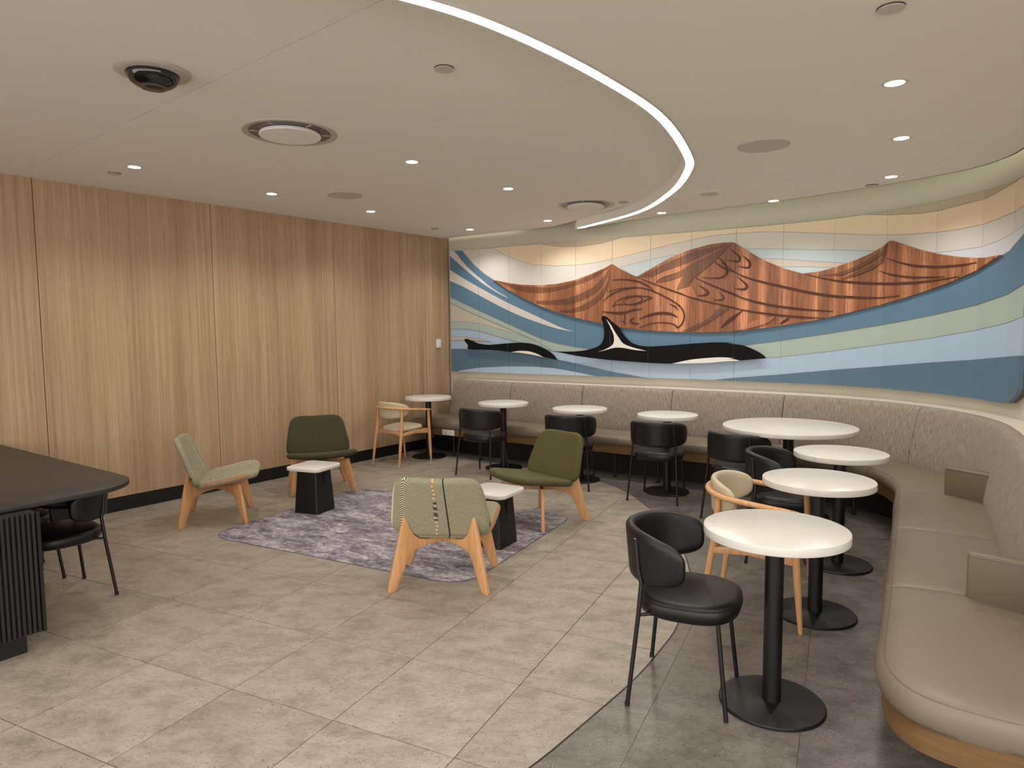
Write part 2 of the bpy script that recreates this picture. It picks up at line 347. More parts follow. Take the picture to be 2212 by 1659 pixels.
MURAL_SHAPES=[
('panel','cream',[(-0.002,2.772),(0.761,2.755),(1.528,2.747),(2.016,2.745),(2.648,2.745),(3.021,2.742),(3.511,2.743),(4.019,2.737),(4.529,2.732),(5.042,2.725),(5.577,2.719),(6.076,2.712),(6.589,2.708),(7.074,2.711),(7.154,2.711),(7.235,2.316),(7.129,2.271),(7.033,2.238),(6.934,2.199),(6.861,2.178),(6.668,2.122),(6.501,2.076),(6.246,2.007),(6.026,1.961),(5.771,1.899),(5.537,1.852),(5.308,1.803),(5.026,1.746),(4.846,1.71),(4.508,1.662),(4.26,1.628),(4.01,1.607),(4.079,1.607),(3.756,1.596),(3.518,1.6),(3.274,1.607),(2.986,1.624),(2.652,1.66),(2.395,1.713),(2.014,1.795),(1.716,1.879),(1.491,1.96),(1.198,2.083),(0.982,2.196),(0.759,2.325),(0.6,2.416),(0.414,2.557),(0.212,2.759),(0.077,2.765)]),
('panel','peach',[(0.755,2.829),(0.766,3.102),(7.186,2.949),(7.211,2.505),(7.101,2.497),(6.837,2.473),(6.569,2.453),(6.305,2.449),(6.048,2.46),(5.746,2.482),(5.568,2.501),(5.434,2.517),(5.285,2.539),(5.049,2.575),(4.823,2.606),(4.517,2.646),(4.272,2.67),(4.02,2.677),(3.74,2.674),(3.517,2.651),(3.263,2.613),(3.022,2.576),(2.754,2.531),(2.522,2.497),(2.263,2.464),(2.015,2.453),(1.719,2.459),(1.412,2.494),(1.202,2.546),(0.943,2.652),(0.754,2.756)]),
('panel','tan',[(1.527,2.744),(1.82,2.693),(2.111,2.678),(2.393,2.696),(2.647,2.744),(2.647,2.862),(1.528,2.857)]),
('panel','tan',[(5.331,2.723),(5.577,2.683),(5.893,2.647),(6.081,2.642),(6.375,2.648),(6.594,2.653),(6.82,2.682),(7.094,2.72),(7.083,2.814),(6.03,2.867),(5.328,2.814)]),
('panel','sky',[(2.631,2.392),(2.843,2.428),(3.014,2.458),(3.265,2.488),(3.475,2.494),(3.476,2.39),(3.267,2.309),(2.852,2.234)]),
('panel','sky',[(4.062,2.502),(4.276,2.489),(4.521,2.467),(4.827,2.435),(5.054,2.414),(5.29,2.383),(5.439,2.365),(5.293,2.276),(4.726,2.187),(4.36,2.282),(4.129,2.444)]),
('panel','pink',[(4.261,2.389),(4.524,2.362),(4.83,2.317),(5.05,2.289),(5.217,2.268),(5.06,2.22),(4.726,2.18),(4.487,2.258)]),
('panel','sky',[(4.439,2.29),(4.677,2.273),(4.862,2.257),(5.076,2.234),(4.726,2.172)]),
('panel','haze',[(6.041,2.284),(6.315,2.275),(6.551,2.274),(6.755,2.289),(6.942,2.322),(7.118,2.353),(7.228,2.37),(7.256,2.143),(6.862,2.161),(6.48,2.176),(6.235,2.214)]),
('panel','pale',[(-0.062,2.146),(0.001,2.12),(0.211,2.037),(0.522,1.915),(0.977,1.739),(1.488,1.537),(1.714,1.475),(2.013,1.424),(2.264,1.4),(2.76,1.387),(3.276,1.408),(3.758,1.435),(3.876,1.433),(4.123,1.457),(4.511,1.507),(5.03,1.586),(5.536,1.663),(6.029,1.739),(6.501,1.81),(6.922,1.879),(7.171,1.93),(7.279,1.95),(7.342,1.437),(7.232,1.43),(6.923,1.407),(6.51,1.367),(6.025,1.322),(5.535,1.266),(5.018,1.206),(4.503,1.142),(4.002,1.087),(3.882,1.071),(3.733,1.046),(3.111,1.054),(2.938,1.061),(2.581,1.109),(2.207,1.176),(1.774,1.251),(1.403,1.317),(1.104,1.345),(0.746,1.373),(0.357,1.381),(-0.078,1.377)]),
('panel','green',[(-0.062,2.146),(0.001,2.12),(0.211,2.037),(0.522,1.915),(0.977,1.739),(1.488,1.537),(1.714,1.475),(2.013,1.424),(2.264,1.4),(2.76,1.387),(3.276,1.408),(3.758,1.435),(3.876,1.433),(4.123,1.457),(4.511,1.507),(5.03,1.586),(5.536,1.663),(6.029,1.739),(6.501,1.81),(6.922,1.879),(7.171,1.93),(7.279,1.95),(7.307,1.725),(7.199,1.703),(6.93,1.663),(6.505,1.605),(6.03,1.539),(5.528,1.474),(5.028,1.401),(4.507,1.331),(4.38,1.321),(3.879,1.269),(3.441,1.283),(2.581,1.277),(2.013,1.325),(1.673,1.368),(1.488,1.474),(1.236,1.573),(0.976,1.666),(0.637,1.79),(0.282,1.92),(0.012,2.033),(-0.063,2.074)]),
('panel','beige',[(-0.063,2.064),(0.012,2.023),(0.282,1.914),(0.637,1.785),(0.976,1.66),(1.236,1.568),(1.488,1.474),(1.193,1.57),(0.864,1.654),(0.519,1.732),(0.279,1.764),(0.019,1.771),(-0.07,1.772)]),
('panel','green',[(-0.07,1.772),(0.019,1.771),(0.279,1.764),(0.519,1.732),(0.864,1.654),(1.193,1.57),(1.488,1.474),(1.673,1.368),(1.278,1.455),(1.106,1.491),(0.862,1.546),(0.518,1.632),(0.277,1.662),(-0.072,1.665)]),
('panel','beige',[(-0.074,1.557),(0.014,1.557),(0.275,1.551),(0.516,1.522),(0.702,1.487),(0.516,1.494),(0.274,1.507),(-0.076,1.498)]),
('panel','blue',[(0.077,2.765),(0.212,2.759),(0.414,2.557),(0.6,2.416),(0.759,2.325),(0.982,2.196),(1.198,2.083),(1.491,1.96),(1.716,1.879),(2.014,1.795),(2.395,1.713),(2.652,1.66),(2.986,1.624),(3.274,1.607),(3.518,1.6),(3.756,1.596),(4.079,1.607),(4.01,1.607),(4.26,1.628),(4.508,1.662),(4.846,1.71),(5.026,1.746),(5.308,1.803),(5.537,1.852),(5.771,1.899),(6.026,1.961),(6.246,2.007),(6.501,2.076),(6.668,2.122),(6.861,2.178),(6.934,2.199),(7.033,2.238),(7.129,2.271),(7.235,2.316),(7.279,1.95),(7.171,1.93),(6.922,1.879),(6.501,1.81),(6.029,1.739),(5.536,1.663),(5.03,1.586),(4.511,1.507),(4.123,1.457),(3.876,1.433),(3.758,1.435),(3.276,1.408),(2.76,1.387),(2.264,1.4),(2.013,1.424),(1.714,1.475),(1.488,1.537),(0.977,1.739),(0.522,1.915),(0.211,2.037),(0.001,2.12),(-0.062,2.146),(-0.047,2.835)]),
('sliver','cream',[(-0.047,2.816),(0.077,2.765),(0.293,2.546),(0.529,2.364),(0.758,2.205),(1.025,2.064),(0.892,2.117),(0.644,2.247),(0.411,2.398),(0.172,2.572),(-0.049,2.749)]),
('sliver','cream',[(-0.053,2.528),(0.001,2.502),(0.29,2.347),(0.642,2.173),(0.98,2.014),(1.302,1.879),(1.614,1.749),(1.816,1.667),(1.994,1.617),(1.776,1.65),(1.51,1.724),(1.195,1.827),(0.867,1.962),(0.525,2.121),(0.239,2.255),(-0.057,2.383)]),
('panel','deep',[(-0.078,1.377),(0.003,1.377),(0.357,1.381),(0.746,1.373),(1.104,1.345),(1.403,1.317),(1.774,1.251),(2.207,1.176),(2.581,1.109),(2.938,1.061),(3.111,1.054),(3.733,1.046),(3.882,1.071),(4.002,1.087),(4.503,1.142),(5.018,1.206),(5.535,1.266),(6.025,1.322),(6.51,1.367),(6.923,1.407),(7.232,1.43),(7.342,1.437),(7.385,1.012),(-0.159,0.727)]),
('panel','pale',[(0.13,1.071),(0.51,1.123),(0.97,1.152),(1.402,1.158),(1.713,1.144),(2.012,1.105),(2.33,1.056),(2.331,0.939),(0.126,0.856)]),
('mountain','wood',[(0.759,2.325),(0.916,2.29),(1.199,2.241),(1.514,2.219),(1.758,2.226),(2.014,2.261),(2.263,2.33),(2.449,2.394),(2.531,2.431),(2.631,2.368),(2.756,2.304),(2.852,2.262),(3.015,2.338),(3.265,2.457),(3.506,2.534),(3.742,2.576),(3.895,2.584),(3.992,2.579),(4.129,2.486),(4.294,2.376),(4.518,2.269),(4.726,2.198),(4.894,2.208),(5.059,2.238),(5.292,2.298),(5.44,2.35),(5.547,2.404),(5.616,2.441),(5.75,2.387),(5.907,2.325),(6.057,2.278),(6.318,2.221),(6.479,2.195),(6.663,2.179),(6.861,2.178),(6.668,2.122),(6.501,2.076),(6.246,2.007),(6.026,1.961),(5.771,1.899),(5.537,1.852),(5.308,1.803),(5.026,1.746),(4.846,1.71),(4.508,1.662),(4.26,1.628),(4.01,1.607),(4.079,1.607),(3.756,1.596),(3.518,1.6),(3.274,1.607),(2.986,1.624),(2.652,1.66),(2.395,1.713),(2.014,1.795),(1.716,1.879),(1.491,1.96),(1.198,2.083),(0.982,2.196)]),
('relief','dark',[(0.861,2.311),(1.048,2.212),(1.283,2.145),(1.513,2.119),(1.717,2.132),(1.917,2.168),(2.13,2.218),(2.301,2.278),(2.468,2.377),(2.519,2.412),(2.301,2.328),(2.014,2.24),(1.758,2.191),(1.513,2.193),(1.199,2.223),(0.939,2.285)]),
('relief','dark',[(1.44,2.018),(1.717,2.019),(1.916,2.038),(2.13,2.099),(2.301,2.177),(2.431,2.288),(2.508,2.375),(2.44,2.221),(2.339,2.108),(2.168,2.022),(1.955,1.968),(1.717,1.966),(1.491,1.981)]),
('relief','dark',[(1.797,1.877),(2.014,1.907),(2.207,1.978),(2.357,2.074),(2.468,2.203),(2.508,2.333),(2.486,2.169),(2.413,2.039),(2.282,1.942),(2.13,1.878),(1.935,1.865)]),
('relief','dark',[(2.878,2.257),(3.1,2.349),(3.347,2.444),(3.586,2.513),(3.819,2.548),(3.955,2.56),(3.743,2.494),(3.508,2.403),(3.266,2.324),(3.084,2.255)]),
('relief','dark',[(3.101,2.175),(3.168,2.235),(3.365,2.288),(3.556,2.385),(3.744,2.456),(3.925,2.54),(3.79,2.445),(3.62,2.335),(3.478,2.266),(3.3,2.205)]),
('relief','dark',[(3.351,2.086),(3.43,2.238),(3.588,2.352),(3.82,2.488),(3.97,2.559),(3.806,2.399),(3.637,2.273),(3.527,2.187),(3.479,2.111)]),
('relief','dark',[(3.421,1.614),(3.597,1.69),(3.754,1.765),(3.83,1.854),(3.967,1.859),(3.846,1.778),(3.723,1.704),(3.566,1.628)]),
('relief','dark',[(4.864,2.179),(5.029,2.172),(5.249,2.22),(5.441,2.307),(5.556,2.382),(5.604,2.418),(5.528,2.313),(5.385,2.239),(5.219,2.178),(5.11,2.156)]),
('relief','dark',[(5.127,2.117),(5.296,2.18),(5.473,2.246),(5.59,2.363),(5.531,2.241),(5.387,2.173),(5.236,2.132)]),
('relief','light',[(4.027,1.621),(4.143,1.679),(4.258,1.727),(4.466,1.765),(4.372,1.693),(4.21,1.645)]),
('relief','light',[(3.084,2.255),(3.266,2.321),(3.365,2.288),(3.168,2.232),(3.101,2.183)]),
('relief','light',[(3.479,2.111),(3.543,2.124),(3.601,1.983),(3.497,2.01),(3.351,2.078)]),
('whale','black',[(0.275,1.514),(0.311,1.524),(0.396,1.503),(0.515,1.462),(0.678,1.443),(0.861,1.454),(1.084,1.469),(1.278,1.472),(1.446,1.447),(1.591,1.394),(1.714,1.324),(1.778,1.251),(1.403,1.317),(1.104,1.345),(0.746,1.373),(0.357,1.381),(0.341,1.432),(0.286,1.489)]),
('belly','white',[(1.06,1.344),(1.191,1.364),(1.34,1.36),(1.466,1.33),(1.574,1.283),(1.403,1.315),(1.191,1.34)]),
('whale','black',[(1.693,1.363),(1.914,1.362),(2.11,1.372),(2.264,1.4),(2.377,1.443),(2.433,1.519),(2.442,1.62),(2.423,1.721),(2.404,1.78),(2.423,1.804),(2.469,1.795),(2.543,1.736),(2.634,1.668),(2.706,1.569),(2.795,1.486),(2.901,1.446),(3.039,1.435),(3.275,1.448),(3.519,1.468),(3.758,1.483),(3.912,1.485),(4.033,1.479),(3.944,1.476),(4.013,1.468),(4.131,1.452),(4.248,1.407),(4.33,1.362),(4.38,1.318),(4.092,1.287),(3.879,1.269),(3.682,1.251),(3.31,1.236),(3.109,1.237),(2.85,1.248),(2.489,1.267),(2.11,1.303),(1.815,1.349)]),
('belly','white',[(3.31,1.236),(3.522,1.284),(3.76,1.312),(3.915,1.319),(4.036,1.312),(3.964,1.307),(4.032,1.3),(4.097,1.286),(3.879,1.269),(3.761,1.255),(3.522,1.243)]),
('belly','white',[(2.469,1.767),(2.534,1.694),(2.579,1.619),(2.634,1.544),(2.697,1.469),(2.813,1.424),(2.997,1.381),(2.849,1.391),(2.689,1.416),(2.58,1.415),(2.47,1.388),(2.358,1.363),(2.47,1.401),(2.562,1.46),(2.574,1.552),(2.534,1.653)]),
]
MURAL_GROOVES=[
(0.012,[(2.861,2.258),(3.101,2.159),(3.351,2.062),(3.593,1.976),(3.829,1.915),(4.075,1.856)]),
(0.0144,[(2.541,2.241),(2.721,2.237),(2.896,2.2),(3.017,2.139),(3.077,2.088)]),
(0.012,[(2.483,2.1),(2.614,2.128),(2.756,2.138),(2.897,2.132),(3.034,2.098),(3.186,2.029),(3.336,1.945),(3.418,1.872),(3.448,1.786),(3.428,1.708),(3.372,1.653),(3.339,1.685),(3.256,1.71),(3.105,1.715),(2.986,1.689),(2.891,1.658)]),
(0.0096,[(2.413,1.98),(2.505,2.052),(2.632,2.105),(2.757,2.125),(2.853,2.126)]),
(0.0096,[(2.546,1.918),(2.596,1.975),(2.686,2.017),(2.81,2.038),(2.932,2.033),(3.055,2.008),(2.984,1.984),(2.898,1.95),(2.81,1.936),(2.704,1.944),(2.614,1.941),(2.546,1.918)]),
(0.0072,[(2.69,1.98),(2.739,2.015),(2.827,2.028),(2.915,2.017),(2.932,1.989),(2.88,1.955),(2.793,1.94),(2.722,1.947),(2.69,1.98)]),
(0.0216,[(2.404,1.864),(2.542,1.844),(2.705,1.84),(2.811,1.871),(2.933,1.881)]),
(0.024,[(2.899,1.76),(3.036,1.809),(3.188,1.825),(3.304,1.807),(3.37,1.771)]),
(0.0168,[(2.829,1.781),(2.785,1.749),(2.812,1.716),(2.899,1.706)]),
(0.0096,[(2.705,1.832),(2.714,1.783),(2.696,1.725),(2.732,1.708)]),
(0.012,[(3.27,1.931),(3.336,1.898),(3.378,1.85)]),
(0.0144,[(3.574,2.215),(3.748,2.13),(3.903,2.063),(4.072,1.997)]),
(0.0144,[(3.775,2.386),(3.899,2.303),(4.02,2.252)]),
(0.0192,[(3.615,2.129),(3.687,2.08),(3.726,2.04),(3.672,2.015),(3.609,2.014)]),
(0.0168,[(3.805,2.444),(3.883,2.379),(3.929,2.302),(3.923,2.235),(3.84,2.199),(3.653,2.214)]),
(0.012,[(3.842,2.051),(3.896,1.988),(3.874,1.959),(3.782,1.959)]),
(0.0192,[(3.861,2.371),(4.067,2.225),(4.299,2.138),(4.522,2.076),(4.839,1.993),(5.068,1.952),(5.304,1.931),(5.527,1.917),(5.738,1.928)]),
(0.0168,[(3.866,2.066),(4.122,1.964),(4.368,1.893),(4.608,1.85),(4.843,1.82),(5.056,1.804)]),
(0.0144,[(3.869,1.895),(4.207,1.82),(4.529,1.772),(4.768,1.748),(4.966,1.735)]),
(0.0168,[(4.772,2.185),(4.985,2.126),(5.222,2.083),(5.537,2.049),(5.843,2.036),(6.07,2.041),(6.376,2.054)]),
(0.0144,[(5.593,2.281),(5.757,2.22),(5.913,2.181),(6.152,2.154),(6.403,2.146),(6.561,2.153)]),
(0.012,[(5.504,2.171),(5.682,2.117),(5.917,2.08),(6.209,2.067)]),
(0.0192,[(4.011,2.077),(4.12,2.064),(4.152,2.104),(4.051,2.2)]),
(0.0168,[(4.049,2.317),(4.165,2.294),(4.172,2.359),(4.097,2.43)]),
(0.0144,[(3.929,2.392),(4.048,2.367),(4.064,2.416),(3.961,2.507)]),
(0.0288,[(3.873,1.648),(3.974,1.732),(4.107,1.83)]),
(0.0192,[(4.507,1.683),(4.563,1.714),(4.61,1.746)]),
]

# ------------------------------------------------------------------ floor
floor = box('floor', (-0.5, 4.0, -0.06), (14, 16, 0.10), 'dark_grout'); tag(floor, kind='structure')
TS, GA = 0.5976, -0.4526; GX, GY = -1.1205*1.65, 1.9933*1.65
ea = (math.cos(GA), math.sin(GA)); eb = (-math.sin(GA), math.cos(GA))
light_curve = catmull([(-2.2,0.6,0),(-1.0,1.45,0),(-0.35,2.03,0),(0.046,2.439,0),(0.291,2.736,0),(0.55,3.07,0),(0.75,3.38,0),(0.925,3.71,0),(1.165,4.38,0),(1.27,5.1,0),(1.262,5.943,0),(1.152,6.74,0),(0.945,7.24,0),(0.50,7.80,0),(0.0,8.2,0),(-0.6,8.72,0),(-1.35,9.24,0)], 6)
hull = [(p.x, p.y) for p in light_curve] + [(-6.5, 3.0), (-6.5, 0.3), (-3.0, 0.0)]
cands = []
for a in range(-12, 14):
    for b in range(-6, 16):
        x0, y0 = GX+a*TS*ea[0]+b*TS*eb[0], GY+a*TS*ea[1]+b*TS*eb[1]; g = 0.0021
        sq = [(x0+(g+u*(TS-2*g))*ea[0]+(g+v*(TS-2*g))*eb[0], y0+(g+u*(TS-2*g))*ea[1]+(g+v*(TS-2*g))*eb[1]) for u, v in ((0,0),(1,0),(1,1),(0,1))]
        cx_, cy_ = sum(p[0] for p in sq)/4, sum(p[1] for p in sq)/4
        if cy_ < 1.2 or abs(cx_) > 0.80*cy_+0.6 or cy_ > 10.2: continue
        if (cx_+0.9)*(-0.798)+(cy_-9.85)*0.603 > 0.35: continue            # behind the oak wall
        cands.append((sq, cx_, cy_))
def tile(poly, top, mat):
    cx_, cy_ = sum(p[0] for p in poly)/len(poly), sum(p[1] for p in poly)/len(poly)
    o = prism('tile', [(p[0]-cx_, p[1]-cy_) for p in poly], -0.009, 0.0, mat, None); o.parent = floor; o.location = (cx_, cy_, top)
    return o
for sq, cx_, cy_ in cands:
    inn = clean(clip_convex(sq, hull)) if len(clip_convex(sq, hull)) > 2 else []
    ai = abs(area(inn)) if len(inn) > 2 else 0
    if ai > 0.002: tile(inn, 0.0, 'light_tile')
    if ai < abs(area(sq))*0.995 : c2 = (cx_, cy_); tile([(c2[0]+(p[0]-c2[0])*1.0042, c2[1]+(p[1]-c2[1])*1.0042) for p in sq], -0.0018, 'dark_tile')
vs, fs = [], []
for i, p in enumerate(light_curve):
    q = light_curve[min(i+1, len(light_curve)-1)]-light_curve[max(i-1, 0)]; nn = Vector((q.y, -q.x, 0)).normalized()
    for off, z in ((0.0, -0.004), (0.0, 0.0004), (0.006, 0.0004), (0.006, -0.004)): vs.append(p+nn*off+Vector((0, 0, z)))
for i in range(len(light_curve)-1):
    for k in range(3): fs.append((i*4+k, i*4+k+1, (i+1)*4+k+1, (i+1)*4+k))
tr = mesh('trim_1', vs, fs, 'steel_strip', None, False); tag(tr, kind='structure')

# ------------------------------------------------------------------ oak wall on the left
K = Vector((-0.90, 9.85, 0)); WD = Vector((-0.603, -0.798, 0)); WN = Vector((0.798, -0.603, 0))     # along the wall towards the camera, and into the room
def on_wall(t, h, d=0.0): p = K + WD*t + WN*d; return (p.x, p.y, h)
wl = prism('wall_left', [(-0.05, 0), (10.5, 0), (10.5, 3.25), (-0.05, 3.25)], -0.12, -0.018, 'black_trim', place=on_wall); tag(wl, kind='structure')
sm = [0.0, 0.48, 2.025, 3.56, 5.11, 6.65, 8.2, 9.7, 10.5]
for a, b in zip(sm, sm[1:]):
    o = prism('oak_panel', [(a+.003, .135), (b-.003, .135), (b-.003, 3.0), (a+.003, 3.0)], -0.018, 0.0, 'oak_veneer', wl, place=on_wall)
bb = prism('baseboard_left', [(0, 0), (10.5, 0), (10.5, .132), (0, .132)], -0.016, -0.004, 'black_trim', place=on_wall); tag(bb, kind='structure')

# ------------------------------------------------------------------ curved wall and mural
CR = [Vector((x, y, 0)) for x, y in MURAL_CORNERS]; SS = [0.0]
for i in range(len(CR)-1): SS.append(SS[-1]+(CR[i+1]-CR[i]).length)
def facet(k):
    a, b = CR[k], CR[k+1]; e = (b-a).normalized(); n = Vector((e.y, -e.x, 0)); return a, e, n
ext = [Vector((-0.96, 9.90, 0))] + CR + [Vector((3.42, 4.30, 0)), Vector((3.0, 3.45, 0)), Vector((2.6, 2.7, 0)), Vector((2.2, 1.9, 0)), Vector((1.9, 1.3, 0))]
sm_ = catmull([(p.x, p.y, 0) for p in ext], 6)
def offset_line(L, d):
    o = []
    for i, p in enumerate(L):
        q = L[min(i+1, len(L)-1)]-L[max(i-1, 0)]; o.append(p+Vector((q.y, -q.x, 0)).normalized()*d)
    return o
def wall_strip(name, L, d0, d1, z0, z1, mat):
    A, B = offset_line(L, d0), offset_line(L, d1); vs, fs = [], []
    for a, b in zip(A, B): vs += [(a.x, a.y, z0), (a.x, a.y, z1), (b.x, b.y, z1), (b.x, b.y, z0)]
    for i in range(len(A)-1):
        for k in range(4): fs.append((i*4+k, i*4+(k+1) % 4, (i+1)*4+(k+1) % 4, (i+1)*4+k))
    fs += [(0, 1, 2, 3), (len(vs)-1, len(vs)-2, len(vs)-3, len(vs)-4)]
    o = mesh(name, vs, fs, mat, None, True); o.data.set_sharp_from_angle(angle=0.6); return o
wb = wall_strip('wall_back', sm_, -0.035, -0.16, 0.0, 3.35, 'wall_paint'); tag(wb, kind='structure')
wc = wall_strip('trim_2', sm_[:-1], -0.034, 0.75, 3.30, 3.36, 'wall_paint'); tag(wc, kind='structure')

mural = empty('wall_mural', (CR[7].x, CR[7].y, 1.06), 0, 'long curved wall mural of striped waves, carved wooden mountains and two black whales', 'mural')
MO = Vector((CR[7].x, CR[7].y, 1.06))
S_END = 7.30
corner = [(6.892, 1.052), (7.054, 1.075), (7.17, 1.13), (7.25, 1.21), (S_END, 1.33)]
def clip_mural(poly):
    poly = clip_half(poly, -1, 0, 0.0); poly = clip_half(poly, 1, 0, S_END)
    a, b = (0, 2.768), (S_END, 2.706); nx, ny = -(b[1]-a[1]), (b[0]-a[0]); poly = clip_half(poly, nx, ny, nx*a[0]+ny*a[1])
    poly = clip_half(poly, 0, -1, -1.058)
    for a, b in zip(corner, corner[1:]): nx, ny = (b[1]-a[1]), -(b[0]-a[0]); poly = clip_half(poly, nx, ny, nx*a[0]+ny*a[1])
    return poly
BK = clip_mural([(0.02, 0.5), (S_END-0.02, 0.5), (S_END-0.02, 3.2), (0.02, 3.2)])
for k in range(len(CR)-1):
    q = clean(clip_half(clip_half(BK, -1, 0, -SS[k]), 1, 0, SS[k+1])); a, e, n = facet(k)
    if len(q) > 2: prism('backing_board', q, -0.03, -0.005, 'dark_grout', mural, place=lambda s, z, h, a=a, e=e, n=n, s0=SS[k]: tuple(a + e*(s-s0) + n*h + Vector((0, 0, z)) - MO))
NAMES = dict(panel='painted_panel', sliver='painted_panel', mountain='carved_wood_panel', relief='carved_relief', whale='whale_panel', belly='whale_marking')
for li, (kind, colr, pts) in enumerate(MURAL_SHAPES):
    P = pts
    if kind in ('whale', 'relief', 'belly', 'sliver'):
        sharp = [p for p in P]; P = []
        m = len(sharp)
        for i in range(m):
            a, b, c, d = (Vector(sharp[(i+j) % m]).to_3d() for j in (-1, 0, 1, 2))
            u1, u2, u3 = (b-a), (c-b), (d-c)
            P.append(sharp[i])
            sb = u1.length > 1e-5 and u2.length > 1e-5 and u1.angle(u2) > 1.3; sc = u3.length > 1e-5 and u2.length > 1e-5 and u2.angle(u3) > 1.3
            if sb: a = b-u2
            if sc: d = c+u2
            for t in (0.33, 0.66):
                q = .5*((2*b)+(-a+c)*t+(2*a-5*b+4*c-d)*t*t+(-a+3*b-3*c+d)*t**3); P.append((q.x, q.y))
    P = clip_mural(P)
    if len(P) < 3: continue
    front = 0.006 + 0.0011*li if kind != 'mountain' else 0.046
    if kind in ('relief', 'whale', 'belly'): front = 0.048 + 0.0012*(li-20)
    for k in range(len(CR)-1):
        q = clip_half(clip_half(P, -1, 0, -(SS[k]+0.0016)), 1, 0, SS[k+1]-0.0016)
        q = clean(q)
        if len(q) < 3 or abs(area(q)) < 2e-4: continue
        a, e, n = facet(k)
        pl = lambda s, z, h, a=a, e=e, n=n, s0=SS[k]: tuple(a + e*(s-s0) + n*h + Vector((0, 0, z)) - MO)
        prism(NAMES[kind], q, -0.004 if kind in ('panel', 'mountain') else front-0.004, front, 'paint_'+colr, mural, place=pl, uvf=lambda a_, b_: (a_, b_))
for k in range(len(CR)-1):
    a, e, n = facet(k); vs, fs = [], []
    for wd, pts in MURAL_GROOVES:
        C = [(p.x, p.y) for p in catmull([(s, z, 0) for s, z in pts], 6)]; m = len(C)
        L = []
        for i, p in enumerate(C):
            dx = C[min(i+1, m-1)][0]-C[max(i-1, 0)][0]; dz = C[min(i+1, m-1)][1]-C[max(i-1, 0)][1]; l = math.hypot(dx, dz) or 1
            hw = wd*0.62*min(1, 0.18+2.6*min(i, m-1-i)/m); L.append(((p[0]-dz/l*hw, p[1]+dx/l*hw), (p[0]+dz/l*hw, p[1]-dx/l*hw)))
        for i in range(m-1):
            q = [L[i][0], L[i+1][0], L[i+1][1], L[i][1]]
            q = clip_half(clip_half(q, -1, 0, -(SS[k]+0.0016)), 1, 0, SS[k+1]-0.0016)
            if len(q) < 3: continue
            b0 = len(vs); nq = len(q)
            for h in (0.044, 0.0545):
                for s, z in q: vs.append(a + e*(s-SS[k]) + n*h + Vector((0, 0, z)) - MO)
            fs += [tuple(range(b0+nq-1, b0-1, -1)), tuple(range(b0+nq, b0+2*nq))] + [(b0+i_, b0+(i_+1) % nq, b0+nq+(i_+1) % nq, b0+nq+i_) for i_ in range(nq)]
    if vs: tag(mesh('carved_lines', vs, fs, 'groove', mural, False), kind='stuff')
# fine V-joints where one painted band meets the next
SEAMS = []
for li, (kind, colr, pts) in enumerate(MURAL_SHAPES):
    if kind != 'panel': continue
    P = clean(clip_mural(pts)); m = len(P)
    for i in range(m):
        a, b = P[i], P[(i+1) % m]
        if (a[1] < 1.062 and b[1] < 1.062) or (a[1] > 2.70 and b[1] > 2.70 and abs(a[1]-b[1]) < 0.02): continue
        if abs(a[0]-b[0]) < 1e-3 and (a[0] < 0.01 or a[0] > S_END-.01): continue
        SEAMS.append((a, b, 0.006+0.0011*li+0.0004))
for k in range(len(CR)-1):
    a_, e, n = facet(k); vs, fs = [], []
    for a, b, h in SEAMS:
        dx, dz = b[0]-a[0], b[1]-a[1]; l = math.hypot(dx, dz) or 1; ox, oz = -dz/l*0.0017, dx/l*0.0017
        q = [(a[0]+ox, a[1]+oz), (b[0]+ox, b[1]+oz), (b[0]-ox, b[1]-oz), (a[0]-ox, a[1]-oz)]
        q = clip_half(clip_half(q, -1, 0, -(SS[k]+0.0016)), 1, 0, SS[k+1]-0.0016)
        if len(q) < 3: continue
        b0 = len(vs); vs += [a_ + e*(s-SS[k]) + n*h + Vector((0, 0, z)) - MO for s, z in q]; fs.append(tuple(range(b0, b0+len(q))))
    if vs: tag(mesh('band_joints', vs, fs, 'paint_seam', mural, False), kind='stuff')

# ------------------------------------------------------------------ ceiling
strip_c = catmull([(-3.9,1.10,0),(-2.7,1.55,0),(-1.6,2.0,0),(-0.95,2.30,0),(-0.37,2.60,0),(0.0,2.90,0),(0.45,3.43,0),(0.85,4.03,0),(1.21,4.86,0),(1.34,5.36,0),(1.40,6.17,0),(1.29,7.19,0),(0.80,8.25,0)], 8)
strip2 = [(p.x, p.y) for p in strip_c]
wall_in = [(p.x, p.y) for p in offset_line(catmull([(p.x, p.y, 0) for p in [Vector((-0.93, 9.84, 0))]+CR[:5]], 3), 0.09)]
inner_hull = strip2 + [(0.585, 8.72), (-0.90, 9.74), (-0.97, 9.76), (-7.24, 1.46), (-7.2, 0.6)]
slab = prism('ceiling', [(-9, -1.0), (7, -1.0), (7, 3.2), (4.6, 4.2), (4.6, 8.5), (0.5, 10.8), (-2.2, 10.8), (-9, 4.5)], 3.40, 3.5, 'ceiling_paint'); tag(slab, kind='structure')
dI = (0.633, 0.774); uI = (-0.774, 0.633)
offs = [1.842-3*1.248, 1.842-2*1.248, 1.842-1.248, 1.842, 3.088, 4.34, 5.585, 6.83, 8.1]; offs2 = [-9, 4.71, 9.9]
def panel(poly, z0, z1, nm='ceiling_panel'):
    poly = clean(poly)
    if len(poly) < 3 or abs(area(poly)) < 0.004: return
    cx_, cy_ = sum(p[0] for p in poly)/len(poly), sum(p[1] for p in poly)/len(poly)
    o = prism(nm, [(p[0]-cx_, p[1]-cy_) for p in poly], 0, z1-z0, 'ceiling_paint'); o.parent = slab; o.location = (cx_, cy_, z0)
gp = 0.0022
